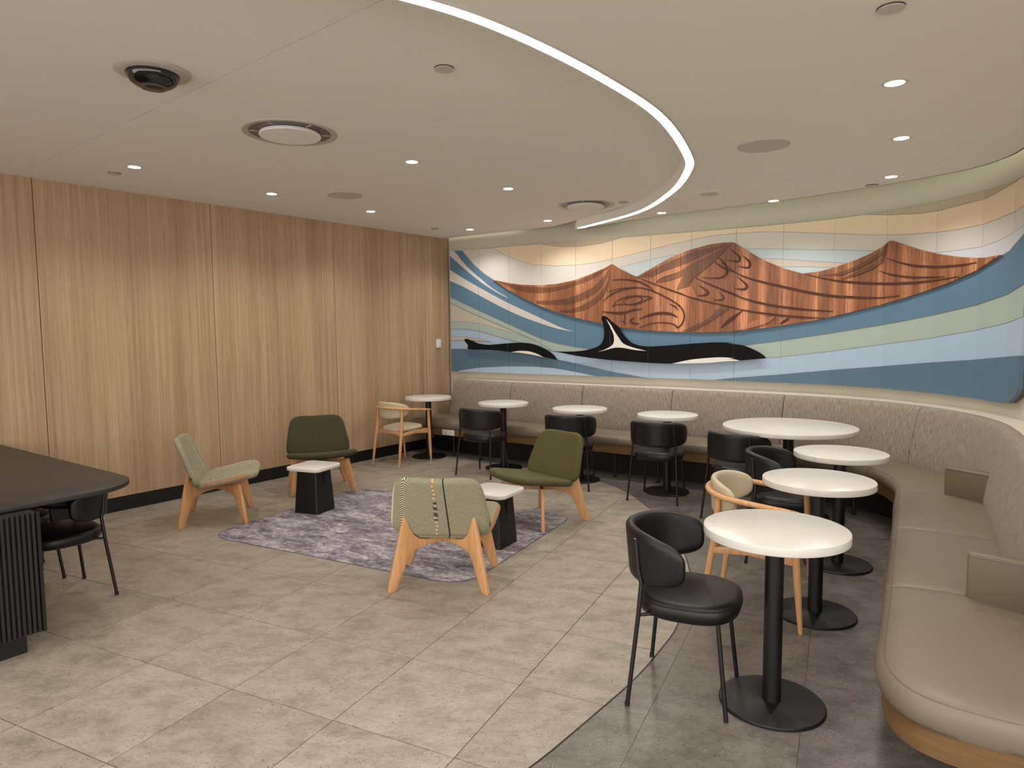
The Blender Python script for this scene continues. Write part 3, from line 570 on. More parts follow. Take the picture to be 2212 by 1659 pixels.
for i, (a, b) in enumerate(zip(offs, offs[1:])):
    for c, d in zip(offs2, offs2[1:]):
        poly = [(dI[0]*s+uI[0]*t, dI[1]*s+uI[1]*t) for s, t in ((a+gp, c+gp), (a+gp, d-gp), (b-gp, d-gp), (b-gp, c+gp))]
        if area(poly) < 0: poly.reverse()
        h = inner_hull if area(inner_hull) > 0 else inner_hull[::-1]
        panel(clip_convex(poly, h), C_INNER, C_INNER+0.03)
edge_c = catmull([(0.80,8.45,0),(1.35,7.78,0),(1.93,7.24,0),(2.645,6.61,0),(3.2,6.0,0),(3.50,5.55,0),(3.60,5.30,0),(3.60,5.0,0),(3.53,4.75,0),(3.35,4.2,0),(3.10,3.5,0),(2.85,2.8,0),(2.6,2.1,0),(2.3,1.2,0),(2.0,0.3,0)], 8)
edge2 = [(p.x, p.y) for p in edge_c]
def cross(L, p, d):      # first crossing of ray p+d*t with polyline, returns (index, point)
    best = None
    for i in range(len(L)-1):
        a, b = L[i], L[i+1]; ex, ey = b[0]-a[0], b[1]-a[1]; det = -d[0]*ey+d[1]*ex
        if abs(det) < 1e-12: continue
        rx, ry = a[0]-p[0], a[1]-p[1]; t = (-rx*ey+ry*ex)/det; u = (d[0]*ry-d[1]*rx)/det
        if -1e-6 <= u <= 1+1e-6 and t > -0.6 and (best is None or abs(t) < abs(best[0])): best = (t, i+u, (a[0]+ex*u, a[1]+ey*u))
    return best
k_ = 0.9336
J = [((0.219,3.317),(0.719,2.807)), ((1.395,3.479),(2.106,2.904)), ((1.179,4.815),(2.751,3.747)), ((1.422,5.571),(3.391,4.597)), ((1.549,6.353),(4.012,5.501)), ((1.607,7.283),(3.818,6.62)), ((0.95,8.35),(2.6,7.75))]
sl2 = [(p.x, p.y) for p in offset_line(strip_c, 0.0)]
hits = []
for a, b in J:
    a = (a[0]*k_, a[1]*k_); b = (b[0]*k_, b[1]*k_); d = (b[0]-a[0], b[1]-a[1]); l = math.hypot(*d); d = (d[0]/l, d[1]/l)
    p = (a[0]-d[0]*0.5, a[1]-d[1]*0.5)
    h1 = cross(sl2, p, d); h2 = cross(edge2, (a[0]+d[0]*0.3, a[1]+d[1]*0.3), d); hits.append((h1, h2))
def sub(L, i0, i1):      # points of a polyline between float indices
    r = i0 > i1
    if r: i0, i1 = i1, i0
    at = lambda f: (L[int(min(f, len(L)-1.000001))][0]+(L[int(min(f, len(L)-1.000001))+1][0]-L[int(min(f, len(L)-1.000001))][0])*(min(f, len(L)-1.000001) % 1), L[int(min(f, len(L)-1.000001))][1]+(L[int(min(f, len(L)-1.000001))+1][1]-L[int(min(f, len(L)-1.000001))][1])*(min(f, len(L)-1.000001) % 1))
    o = [at(i0)] + [L[k] for k in range(int(i0)+1, int(math.ceil(i1)))] + [at(i1)]
    return o[::-1] if r else o
prevh = (0.0, len(edge2)-1.0)
for h1, h2 in hits + [((0, len(sl2)-1.0), (0, 0.0))]:
    if h1 is None or h2 is None: continue
    i1, i2 = h1[1], h2[1]
    poly = sub(sl2, prevh[0]+0.004, i1-0.004) + sub(edge2, i2+0.004, prevh[1]-0.004)
    if prevh[1] == len(edge2)-1.0: poly = sub(sl2, 0, i1-0.004) + sub(edge2, i2+0.004, prevh[1]) + [(0.5, -0.9), (-5.0, -0.9)]
    panel(poly, C_OUTER, C_OUTER+0.05); prevh = (i1, i2)
ih = inner_hull if area(inner_hull) > 0 else inner_hull[::-1]
prism('joint_light_block', ih, C_INNER+0.031, C_INNER+0.04, 'dark_grout', slab)  # added dark board over the inner panels: stops cove light showing in joints
prism('joint_light_block', [(q.x, q.y) for q in offset_line(strip_c, 0.03)][2:] + [(q.x, q.y) for q in offset_line(edge_c, 0.02)][2:] + [(1.9, -0.85), (-4.4, -0.85)], C_OUTER+0.051, C_OUTER+0.06, 'dark_grout', slab)  # same added light-blocking board above the lower ring
# riser between the raised inner ceiling and the lower ring, with the light line along its foot
def ribbon(name, L, d0, d1, z0, z1, mat, parent):
    A, B = offset_line(L, d0), offset_line(L, d1); vs, fs = [], []
    for a, b in zip(A, B): vs += [(a.x, a.y, z0), (a.x, a.y, z1), (b.x, b.y, z1), (b.x, b.y, z0)]
    for i in range(len(A)-1):
        for k in range(4): fs.append((i*4+k, i*4+(k+1) % 4, (i+1)*4+(k+1) % 4, (i+1)*4+k))
    fs += [(0, 1, 2, 3), (len(vs)-1, len(vs)-2, len(vs)-3, len(vs)-4)]
    o = mesh(name, vs, fs, mat, parent, True); o.data.set_sharp_from_angle(angle=0.6); return o
r_ = ribbon('trim_3', strip_c, -0.012, 0.0, C_OUTER-0.008, C_INNER+0.03, 'ceiling_paint', None); tag(r_, kind='structure')
ll = empty('line_light', (0, 0, 0), 0, 'long curved recessed line light sweeping across the ceiling', 'light')
ribbon('diffuser', strip_c, 0.001, 0.058, C_OUTER-0.008, C_OUTER-0.001, 'strip_light', ll)
ribbon('housing', strip_c, 0.058, 0.062, C_OUTER-0.010, C_OUTER, 'vent_metal', ll)
lip = ribbon('trim_4', edge_c, 0.012, 0.0, C_OUTER, C_OUTER+0.09, 'ceiling_paint', None); tag(lip, kind='structure')
ribbon('cove_tube', edge_c[5:-6], 0.03, 0.06, C_OUTER+0.10, C_OUTER+0.14, 'cove_light', lip)
cv2l = [Vector((x, y, 0)) for x, y in wall_in]
ribbon('cove_tube', cv2l[:-5], 0.03, 0.05, C_INNER+0.06, C_INNER+0.09, 'cove_light', lip)

# ------------------------------------------------------------------ banquette
PAIRS = [((-1.36,9.10),(-1.08,9.55)), ((-.66,8.63),(-.40,8.96)), ((-.067,8.20),(.20,8.53)), ((.90,7.54),(1.15,7.87)), ((1.40,7.20),(1.68,7.50)), ((1.90,6.84),(2.22,7.10)),
 ((2.45,6.40),(2.75,6.67)), ((2.83,6.0),(3.18,6.18)), ((2.98,5.60),(3.37,5.65)), ((2.95,5.27),(3.39,5.20)), ((2.84,4.97),(3.28,4.75)), ((2.60,4.57),(3.03,4.27)),
 ((2.325,4.09),(2.76,3.82)), ((1.967,3.49),(2.38,3.19)), ((1.66,2.97),(2.12,2.72)), ((1.45,2.62),(1.90,2.36)), ((1.33,2.42),(1.82,2.24)), ((1.27,2.27),(1.79,2.15)), ((1.265,2.147),(1.77,2.08)), ((1.31,2.060),(1.765,2.02)), ((1.39,1.99),(1.76,1.96)), ((1.56,1.88),(1.755,1.90)), ((1.74,1.775),(1.75,1.80))]
Fs = catmull([(p[0][0], p[0][1], 0) for p in PAIRS], 10); Js = catmull([(p[1][0], p[1][1], 0) for p in PAIRS], 10)
def at(L, t): f = min(max(t*10, 0), len(L)-1.0001); i = int(f); return L[i].lerp(L[i+1], f-i)
def frame(t):
    f, j = at(Fs, t), at(Js, t); a, b = at(Js, t-0.25), at(Js, t+0.25); q = (b-a) if (b-a).length > 1e-4 else Vector((1, 0, 0)); q.normalize()
    o = Vector((-q.y, q.x, 0)); return f, j, o
BO = Vector((2.2, 6.0, 0))
bench = empty('banquette_bench', BO, 0, 'long curved taupe banquette with fabric back, vinyl seat and bronze apron under the mural', 'bench')
def loft(name, t0, t1, prof, mat, n=None, ends=0.010, uvz=True, closed=True, tseq=None):
    """prof(f,j,o,s) -> list of points; s shrinks the section at the two ends for the puffed seam"""
    n = n or max(4, int((t1-t0)*7)); T = [t0+(t1-t0)*i/n for i in range(n+1)]; d = (t1-t0)*0.012/max(0.05, (t1-t0))
    T = [t0, t0+0.006, t0+0.022] + [t for t in T if t0+0.03 < t < t1-0.03] + [t1-0.022, t1-0.006, t1]
    S = [ends, ends*0.35, 0.0] + [0.0]*(len(T)-6) + [0.0, ends*0.35, ends]
    vs, uv, fs, m = [], [], [], 0; acc = 0; last = None
    for t, s in zip(T, S):
        f, j, o = frame(t); P = prof(f, j, o, s); m = len(P)
        if last is not None: acc += (f.lerp(j, .8)-last).length
        last = f.lerp(j, .8)
        h = 0
        for i, p in enumerate(P):
            if i: h += (p-P[i-1]).length
            vs.append(p-BO); uv.append((acc, h))
    for i in range(len(T)-1):
        for k in range(m): fs.append((i*m+k, i*m+(k+1) % m, (i+1)*m+(k+1) % m, (i+1)*m+k))
    fs += [tuple(range(m)), tuple(range((len(T)-1)*m+m-1, (len(T)-1)*m-1, -1))]
    o = mesh(name, vs, fs, mat, bench, True, uv); o.data.set_sharp_from_angle(angle=0.9); return o
Z = Vector((0, 0, 1))
def seat_prof(f, j, o, s):
    w_ = (j-f); l = max(w_.length, 0.001); w_ = w_/l; e = min(1.0, l/0.3); P = []
    for a, z in ((0.05,0.362),(0.02,0.366),(0.004,0.385),(0.0,0.41),(0.004,0.437),(0.020,0.458),(0.05,0.470),(0.10,0.4755),(0.22,0.478),(0.36,0.476)):
        P.append(f + w_*(min(a*e if a > 0.02 else a, l)+s*0.6*(1 if a < .06 else 0)) + Z*(z-s*0.7))
    P.append(f+w_*(l+0.06*e)+Z*(0.47-s)); P.append(f+w_*(l+0.06*e)+Z*0.362)
    return P
seat_seams = [0.0, 1.6, 2.6, 4.1, 5.8, 7.85, 10.35, 12.27, 13.85, 21.9]
for a, b in zip(seat_seams, seat_seams[1:]): loft('seat_cushion', a+0.003, b-0.003, seat_prof, 'bench_vinyl', n=max(6, int((b-a)*8)))
def back_prof(f, j, o, s):
    P = []
    for a, z in ((0.00,0.455),(-0.004,0.50),(0.010,0.60),(0.035,0.72),(0.066,0.85),(0.082,0.915),(0.094,0.944),(0.112,0.962),(0.14,0.969),(0.165,0.966),(0.185,0.950),(0.19,0.90),(0.19,0.455)):
        P.append(j + o*(a + (s*0.8 if a < 0.12 else -s*.2)) + Z*(z-(s*0.8 if z > .93 else 0)))
    return P
back_seams = [0.30, 1.6, 2.62, 4.10, 5.85, 7.9, 10.95, 12.3, 13.7, 15.4]
for a, b in zip(back_seams, back_seams[1:]): loft('back_cushion', a+0.004, b-0.004, back_prof, 'bench_fabric', ends=0.012)
def apron_prof(f, j, o, s):
    w_ = (j-f).normalized() if (j-f).length > .02 else o; return [f+w_*0.028+Z*0.275, f+w_*0.028+Z*0.366, f+w_*0.048+Z*0.366, f+w_*0.048+Z*0.275]
loft('apron', 0.0, 21.6, apron_prof, 'bronze_wood', n=150, ends=0)
def kick_prof(f, j, o, s):
    w_ = (j-f); l = w_.length; w_ = w_/l; return [j-w_*0.10+Z*0.0, j-w_*0.10+Z*0.30, j-w_*0.06+Z*0.30, j-w_*0.06+Z*0.0]
loft('kick_panel', 0.05, 15.5, kick_prof, 'black_trim', n=90, ends=0)
def deck_prof(f, j, o, s):
    w_ = (j-f); l = w_.length; w_ = w_/l; return [f+w_*min(.05, l*.4)+Z*0.340, f+w_*min(.05, l*.4)+Z*0.362, j+Z*0.362, j+Z*0.340]
loft('seat_deck', 0.0, 20.5, deck_prof, 'black_trim', n=120, ends=0)
for t in (0.75, 1.35, 2.3, 3.3, 4.2, 5.2, 6.3, 7.4, 9.0, 10.6, 12.0, 13.3, 14.6):
    f, j, o = frame(t); p = f.lerp(j, 0.22)-BO
    lathe('leg', [(0.028,0.0),(0.028,0.006),(0.012,0.010),(0.012,0.34)], 'steel_strip', bench, 12, (p.x, p.y))
# stitched line along the seat front
tb = [];
for i in range(0, 216):
    t = i/10; f, j, o = frame(t); l = (j-f).length; w_ = (j-f)/max(l, .001); tb.append(f+w_*0.030+Z*0.4640-BO)
tube('seat_piping', tb, 0.0014, 'bench_vinyl', bench, 5)
def arm(p, d, L, ztop=0.675, th=0.07, nm='armrest'):
    d = Vector((d[0], d[1], 0)).normalized(); n = Vector((-d.y, d.x, 0)); p = Vector((p[0], p[1], 0))-BO
    pts = [(0, 0.462), (L, 0.462), (L, ztop), (0, ztop)]
    o = prism(nm, pts, 0.0, th, 'arm_vinyl', bench, place=lambda a, z, h: tuple(p+d*a+n*h+Z*z)); bevel_obj(o, 0.013, 3)
    tube('arm_piping', [p+d*0.012+n*(-0.001)+Z*(ztop-0.012), p+d*(L-.01)+n*(-0.001)+Z*(ztop-0.012)], 0.002, 'bench_vinyl', o, 5)
arm((3.0, 4.66), (0.42, -0.90), 0.33); arm((1.955, 2.86), (0.70, -0.71), 0.42)
# ledge closing the space between the back cushions and the wall
TL = [0.3+i*0.2 for i in range(76)]
lo = [frame(t)[1]+frame(t)[2]*0.18 for t in TL]
wl_ = [(p.x, p.y) for p in offset_line(sm_, -0.036)]
la, lb = [(p.x, p.y) for p in lo], wl_
vs, fs = [], []
acc = []
for i, p in enumerate(la):       # nearest wall point ahead for every point of the back line
    o = frame(TL[i])[2]; h = cross(lb, p, (o.x, o.y)); q = h[2] if h and 0 < h[0] < 0.9 else (p[0]+o.x*0.2, p[1]+o.y*0.2); acc.append(q)
for p, q in zip(la, acc):
    for z in (0.93, 0.956): vs += [(p[0], p[1], z), (q[0], q[1], z)]
for i in range(len(la)-1):
    b = i*4; c = b+4; fs += [(b, b+1, c+1, c), (b+2, c+2, c+3, b+3), (b, c, c+2, b+2), (b+1, b+3, c+3, c+1)]
ldg = mesh('trim_5', vs, fs, 'wall_paint', None, True); ldg.data.set_sharp_from_angle(angle=.6); tag(ldg, kind='structure')

def outlet(t, label):
    f, j, o = frame(t); w_ = (j-f).normalized(); a, b = frame(t-.1)[0], frame(t+.1)[0]; d = (b-a); rz = math.atan2(d.y, d.x); p = f+w_*0.022
    e = empty('power_outlet', (p.x, p.y, 0.283), rz, label, 'outlet')
    box('cover_plate', (0, 0, 0.035), (0.20, 0.012, 0.072), 'white_plastic', e, 0.003)
    for k in (-1, 1):
        for q in (-.012, .012): box('socket_slot', (k*0.045+q, -0.0062, 0.038), (0.004, 0.002, 0.016), 'black_trim', e)
    return e
outlet(0.72, 'white double power outlet on the bench apron, left of the second small table'); outlet(4.05, 'white power outlet on the bench apron, behind the black chair nearest the big round table')

# ------------------------------------------------------------------ round tables
def round_table(x, y, R, Rb, rp, label, group=None):
    e = empty('round_table', (x, y, 0), random.uniform(-1, 1), label, 'table', group)
    lathe('tabletop', [(R-0.004,0.752),(R-0.001,0.754),(R,0.757),(R,0.785),(R-0.001,0.7885),(R-0.004,0.79)], 'quartz', e, 96)
    lathe('pole', [(rp,0.012),(rp,0.735)], 'black_metal', e, 32)
    lathe('mounting_plate', [(0.11,0.735),(0.12,0.752)], 'black_metal', e, 32)
    lathe('base', [(Rb,0.0),(Rb,0.008),(Rb-0.004,0.012),(rp+0.02,0.0135),(rp+0.004,0.018)], 'black_metal', e, 96)
    return e
TR, TB, TP = 0.298, 0.222, 0.039
TG = 'small round white tables along the banquette'
round_table(1.131, 2.873, TR, TB, TP, 'nearest small round white table with black pedestal, beside the front black chair', TG)
round_table(1.734, 3.801, TR, TB, TP, 'second nearest small round white table, above the wooden armchair in the foreground', TG)
round_table(2.253, 4.617, TR, TB, TP, 'third nearest small round white table, just in front of the large round table', TG)
round_table(1.556, 6.766, TR, TB, TP, 'small round white table directly left of the large round table', TG)
round_table(0.736, 7.362, TR, TB, TP, 'small round white table behind the dark green chair on the right', TG)
round_table(-0.106, 8.022, TR, TB, TP, 'second small round white table out from the oak wall corner', TG)
round_table(-1.093, 8.806, TR, TB, TP, 'small round white table nearest the oak wall, by the far wooden armchair', TG)
round_table(2.413, 5.883, 0.552, 0.34, 0.045, 'large round white cafe table at the bend of the banquette')

# ------------------------------------------------------------------ black vinyl chair
def make_black():
    e = empty('dining_chair', (0,0,0)); tag(e, 'x', 'chair', 'black vinyl dining chairs')
    sp = pad('seat', lambda x, y: (x*0.229, y*0.226+0.02, 0.434+0.004*(1-x*x)), 0.042, 0.22, 'black_vinyl', e, 28, 28, 2.7, crown=0.06, edge=0.032)
    ring = []
    for k in range(64):
        a = 2*pi*k/64; c, s = math.cos(a), math.sin(a); kk = (abs(c)**2.7+abs(s)**2.7)**(1/2.7); ring.append((0.224*c/kk, 0.221*s/kk+0.02, 0.4615))
    ring.append(ring[0]); tube('seat_piping', ring, 0.0022, 'black_vinyl', sp, 5, cap=False)
    def P(x, y):
        t = x*1.56; hh = 0.121*(1-0.08*abs(x)**3); lean = 0.10*(y*0.118)*1.0
        px = 0.258*math.sin(t); py = 0.045-0.285*math.cos(t); n = Vector((math.sin(t), -math.cos(t)))
        return (px+n.x*lean*0.4, py+n.y*lean*0.9, 0.658+y*hh-0.012*abs(x)**2)
    pad('backrest', P, 0.022, 0.115, 'black_vinyl', e, 44, 18, 3.6, edge=0.024, uvf=lambda x, y: (x*0.3, y*.1))
    for s in (-1, 1):
        lg = tube('leg', [(s*0.243,-0.205,0.0),(s*0.216,-0.165,0.40),(s*0.205,-0.155,0.545),(s*0.200,-0.170,0.60),(s*0.192,-0.184,0.735)], 0.0098, 'black_metal', e, 10)
        lathe_foot = lathe('foot_cap', [(0.0115,0.0),(0.0115,0.018)], 'rubber', lg, 10, (s*0.2425,-0.2045))
        tube('leg', [(s*0.205,0.208,0.0),(s*0.178,0.165,0.405)], 0.0098, 'black_metal', e, 10)
        tube('seat_rail', [(s*0.214,-0.163,0.405),(s*0.186,-0.12,0.405),(s*0.176,0.165,0.405)], 0.008, 'black_metal', e, 8)
        tube('stud', [(s*0.192,-0.190,0.731),(s*0.190,-0.150,0.733)], 0.006, 'chrome', e, 8)
    tube('cross_rail', [(-0.18,-0.11,0.402),(0.18,-0.11,0.402)], 0.008, 'black_metal', e, 8)
    tube('cross_rail', [(-0.178,0.14,0.402),(0.178,0.14,0.402)], 0.008, 'black_metal', e, 8)
    return e
bc = make_black()
spots = [(0.78, 3.00, 0.91, -0.41, 'nearest black vinyl chair, seen side on at the front small white table'),
 (1.93, 4.76, 0.86, -0.51, 'black vinyl chair behind the wooden armchair, facing right beside the third table'),
 (1.945, 5.74, 0.766, 0.643, 'black vinyl chair tucked in at the large round white table'),
 (1.412, 6.50, 0.483, 0.875, 'black vinyl chair seen from behind, just left of the large round table'),
 (0.611, 7.065, 0.342, 0.94, 'black vinyl chair partly hidden behind the dark green chair on the right'),
 (-0.335, 7.69, 0.55, 0.835, 'black vinyl chair furthest left along the banquette, next to the wooden armchair'),
 (-2.83, 4.165, -0.60, -0.80, 'black chair tucked under the near corner of the dark table'),
 (-3.36, 4.49, -0.66, -0.75, 'black chair mostly hidden behind the ribbed dark table base')]
for i, (x, y, fx, fy, lb) in enumerate(spots):
    o = bc if i == 0 else copy_tree(bc)
    o.location = (x, y, 0); o.rotation_euler = (0, 0, aim(fx, fy)); o['label'] = lb
    if i > 5: o.scale = (1, 1, 0.92)

# ------------------------------------------------------------------ wooden armchair with cream pads
def make_armchair():
    e = empty('armchair', (0,0,0)); tag(e, 'x', 'chair', 'wooden armchairs with cream pads')
    sp = pad('seat', lambda x, y: (x*0.232*(0.92+0.08*y), y*0.225+0.01, 0.445+0.010*y), 0.026, 0.22, 'cream_vinyl', e, 26, 26, 3.0, crown=0.25, edge=0.028)
    rail = []; rad = []
    N = 28
    for i in range(N+1):
        t = -1+2*i/N; a = t*2.02
        if abs(a) <= 1.25: x, y = 0.272*math.sin(a)/math.sin(1.25)*0.985, -0.045-0.235*math.cos(a)
        else: k = (abs(a)-1.25)/0.77; x, y = math.copysign(0.268+0.006*math.sin(k*pi)-0.004*k, a), -0.119+0.37*k
        z = 0.715-0.055*min(1, max(0, (y+0.28)/0.53)); rail.append((x, y, z)); rad.append(0.021 if abs(t) < .93 else 0.017)
    vs, fs = tube_data(rail, rad, 12, sx=0.95, sz=0.72, upv=(0,0,1)); mesh('arm_rail', vs, fs, 'beech', e)
    def P(x, y):
        a = x*1.38; r = 0.207+0.004*y; return (0.262*math.sin(a)*(0.92+0.05*y), -0.040-r*math.cos(a)*(1.0), 0.668+y*(0.105-0.022*abs(x)**2)+0.012)
    pad('backrest', P, 0.019, 0.10, 'cream_vinyl', e, 34, 18, 3.2, edge=0.022)
    for s in (-1, 1):
        tube('leg', [(s*0.243,-0.262,0.0),(s*0.236,-0.232,0.22),(s*0.226,-0.195,0.46),(s*0.222,-0.176,0.705)], [0.012,0.0185,0.020,0.014], 'beech', e, 14)
        tube('leg', [(s*0.243,0.272,0.0),(s*0.246,0.255,0.22),(s*0.250,0.238,0.46),(s*0.258,0.222,0.668)], [0.012,0.0185,0.020,0.014], 'beech', e, 14)
        prism('side_rail', [(-0.195,0.405),(-0.195,0.372),(0,0.388),(0.24,0.366),(0.24,0.420),(0.0,0.428)], -0.011, 0.011, 'beech', e, place=lambda a, z, h, s=s: (s*0.236+h, a, z), bev=0.003)
    prism('front_rail', [(-0.245,0.366),(-0.12,0.392),(0.12,0.392),(0.245,0.366),(0.245,0.42),(-0.245,0.42)], -0.011, 0.011, 'beech', e, place=lambda a, z, h: (a, 0.238+h, z), bev=0.003)
    prism('rear_rail', [(-0.225,0.366),(-0.12,0.388),(0.12,0.388),(0.225,0.366),(0.225,0.42),(-0.225,0.42)], -0.011, 0.011, 'beech', e, place=lambda a, z, h: (a, -0.198+h, z), bev=0.003)
    return e
ac = make_armchair(); ac.location = (1.43, 3.885, 0); ac.rotation_euler = (0, 0, aim(0.86, -0.51)); ac['label'] = 'wooden armchair with cream padded back between the two nearest small tables'
a2 = copy_tree(ac); a2.location = (-1.39, 8.43, 0); a2.rotation_euler = (0, 0, aim(0.634, 0.775)); a2['label'] = 'far wooden armchair with cream pads beside the oak wall'

# ------------------------------------------------------------------ low lounge chairs
def make_lounge(mat, nm):
    e = empty('lounge_chair', (0,0,0)); tag(e, 'x', 'chair', nm)
    # seat shell and back shell share one fold line
    def S(x, y):
        k = (y+1)/2; hw = 0.325+0.035*k
        return (x*hw, -0.135+0.505*k, 0.332+0.078*k+0.030*abs(x)**2*(0.3+0.7*k)-0.016*max(0, k-.8)*5*max(0, k-.8)*5*0.6)
    pad('seat', S, 0.030, 0.26, mat, e, 28, 24, 5.0, edge=0.034, uvf=lambda x, y: (x*0.33, -0.05-(y+1)*0.25))
    def B(x, y):
        k = (y+1)/2; hw = 0.346-0.078*k
        return (x*hw, -0.125-0.175*k+0.045*abs(x)**2*(0.5+0.5*k), 0.335+0.405*k+0.020*abs(x)**2*k)
    pad('backrest', B, 0.027, 0.21, mat, e, 28, 24, 5.0, edge=0.030, uvf=lambda x, y: (x*0.30, 0.02+(y+1)*0.21))
    box('care_tag', (0.322, -0.155, 0.42), (0.004, 0.012, 0.022), 'black_trim', e)
    for sx in (-1, 1):
        for sy, R0 in ((-1, 0.418), (1, 0.420)):
            ang = math.atan2(sy*0.27, sx*0.32); ca, sa = math.cos(ang), math.sin(ang)
            if sy < 0: pts = [(R0,0),(R0-0.012,0.06),(0.305,0.455),(0.296,0.475),(0.288,0.462),(0.262,0.40),(0.235,0.345),(0.195,0.312),(0.14,0.300),(0.0,0.300),(0.0,0.262),(0.12,0.262),(0.20,0.252),(0.255,0.228),(0.285,0.180),(0.305,0.13),(R0-0.050,0.0)]
            else: pts = [(R0,0),(R0-0.010,0.06),(0.345,0.345),(0.25,0.325),(0.12,0.305),(0.0,0.300),(0.0,0.262),(0.12,0.262),(0.21,0.252),(0.268,0.230),(0.300,0.180),(0.320,0.12),(R0-0.045,0.0)]
            prism('leg', pts, -0.014, 0.014, 'beech', e, place=lambda r, z, h, ca=ca, sa=sa: (r*ca-h*sa, r*sa+h*ca, z), bev=0.004)
    return e
lg1 = make_lounge('sage_fabric_front', 'sage patterned lounge chairs'); lg1.location = (-0.455, 4.41, 0); lg1.rotation_euler = (0, 0, aim(0.08, 0.997)); lg1['label'] = 'sage lounge chair with braided stripes, seen from behind in front of the rug'
lg2 = make_lounge('sage_fabric_side', 'sage patterned lounge chairs'); lg2.location = (-2.645, 5.965, 0); lg2.rotation_euler = (0, 0, aim(0.957, 0.29)); lg2['label'] = 'sage lounge chair with stitched stripes, side on at the left end of the rug'
lg3 = make_lounge('green_wool', 'plain green lounge chairs'); lg3.location = (0.245, 5.82, 0); lg3.rotation_euler = (0, 0, aim(-0.77, -0.64)); lg3['label'] = 'olive green lounge chair on the right of the rug'
lg4 = make_lounge('dark_green_wool', 'plain green lounge chairs'); lg4.location = (-2.02, 7.04, 0); lg4.rotation_euler = (0, 0, aim(0.37, -0.93)); lg4['label'] = 'dark green lounge chair against the oak wall'

# ------------------------------------------------------------------ rug and side tables
def rounded_rect(hx, hy, r, n=8):
    o = []
    for cx_, cy_, a0 in ((hx-r, hy-r, 0), (-hx+r, hy-r, pi/2), (-hx+r, -hy+r, pi), (hx-r, -hy+r, 3*pi/2)):
        for k in range(n+1): a = a0+k*pi/2/n; o.append((cx_+r*math.cos(a), cy_+r*math.sin(a)))
    return o
rug = empty('area_rug', (-0.975, 5.66, 0.0), math.atan2(-1.15, 2.18), 'mottled purple grey and cream rug with rounded corners under the lounge chairs', 'rug')
prism('pile', rounded_rect(1.225, 0.925, 0.22), 0.0, 0.003, 'rug_pile', rug, bev=0.001)
prism('binding', rounded_rect(1.231, 0.931, 0.226), 0.0, 0.002, 'rug_edge', rug)
def side_table(x, y, rz, label):
    e = empty('side_table', (x, y, 0.003), rz, label, 'table', 'low side tables with white tops')
    lo_, hi_ = rounded_rect(0.133, 0.133, 0.022, 4), rounded_rect(0.108, 0.108, 0.018, 4); n = len(lo_)
    vs = [(a, b, 0.0) for a, b in lo_] + [(a, b, 0.392) for a, b in hi_]
    o = mesh('base', vs, [tuple(range(n-1, -1, -1)), tuple(range(n, 2*n))] + [(i, (i+1) % n, n+(i+1) % n, n+i) for i in range(n)], 'black_metal', e, True); o.data.set_sharp_from_angle(angle=0.6)
    sl_ = mesh('access_panel', [(0.1165+0.0008+h, y_, z_) for h in (0, 0.003) for y_, z_ in ((-0.012, 0.235), (0.03, 0.235), (0.03, 0.335), (-0.012, 0.335))], [(0,1,2,3),(4,5,6,7),(0,1,5,4),(1,2,6,5),(2,3,7,6),(3,0,4,7)], 'black_trim', e, False)
    prism('tabletop', rounded_rect(0.186, 0.186, 0.065), 0.392, 0.424, 'quartz', e, bev=0.007)
side_table(-1.83, 6.167, math.atan2(-0.38, 0.92), 'low black side table with white top before the dark green chair by the oak wall')
side_table(-0.145, 5.15, math.atan2(-0.51, 0.86), 'low black side table with white marble top between the two right lounge chairs')

# ------------------------------------------------------------------ dark table on the left
IO = (-3.6, 3.6); d1 = Vector((-0.587, -0.81, 0)); d2 = Vector((-0.81, 0.587, 0)); C0 = Vector((-2.165, 3.99, 0))
island = empty('communal_table', (-3.6, 3.6, 0), 0, 'large dark table with rounded corners and a ribbed black base', 'table'); IOv = Vector((-3.6, 3.6, 0))
def half_round(L, hy, rr, inset=0.0):           # square at the wall end, rounded at the free end
    o = [(L-inset, hy-inset), (L-inset, -hy+inset)][::-1]
    q = [p for p in rounded_rect(L, hy-inset, rr-inset, 10) if p[0] < 0]
    q = [(p[0]+inset, p[1]) for p in q]
    return o + q
out = half_round(1.24, 0.95, 0.32)
ctr = C0 + d2*1.24 + d1*0.95
pl = lambda a, b, h: tuple(ctr + d2*a + d1*b + Z*h - IOv)
prism('tabletop', out, 0.741, 0.768, 'island_top', island, place=pl, bev=0.004)
prism('underside', half_round(1.24, 0.95, 0.32, 0.045), 0.738, 0.741, 'ribbed_panel', island, place=pl)
P0 = Vector((-2.455, 3.43, 0))
bx = [(0.0, 0.0), (0.0, 0.62), (2.1, 0.62), (2.1, 0.0)]
pl2 = lambda a, b, h: tuple(P0 + d2*a + d1*b + Z*h - IOv)
prism('base', bx, 0.11, 0.738, 'black_trim', island, place=pl2)
prism('kick_plinth', [(0.05,0.06),(0.05,0.56),(2.05,0.56),(2.05,0.06)], 0.0, 0.11, 'black_trim', island, place=pl2)
pw = 0.0225
for k in range(27):
    b0 = 0.006+k*pw; pts = [(-0.001, b0), (-0.011, b0+0.002), (-0.017, b0+0.007), (-0.017, b0+0.013), (-0.011, b0+0.018), (-0.001, b0+0.020)]
    prism('rib', pts, 0.112, 0.736, 'ribbed_panel', island, place=pl2)
prism('corner_edge', [(-0.017,-0.012),(-0.017,0.004),(0.0,0.004),(0.0,-0.012)], 0.11, 0.738, 'black_trim', island, place=pl2)

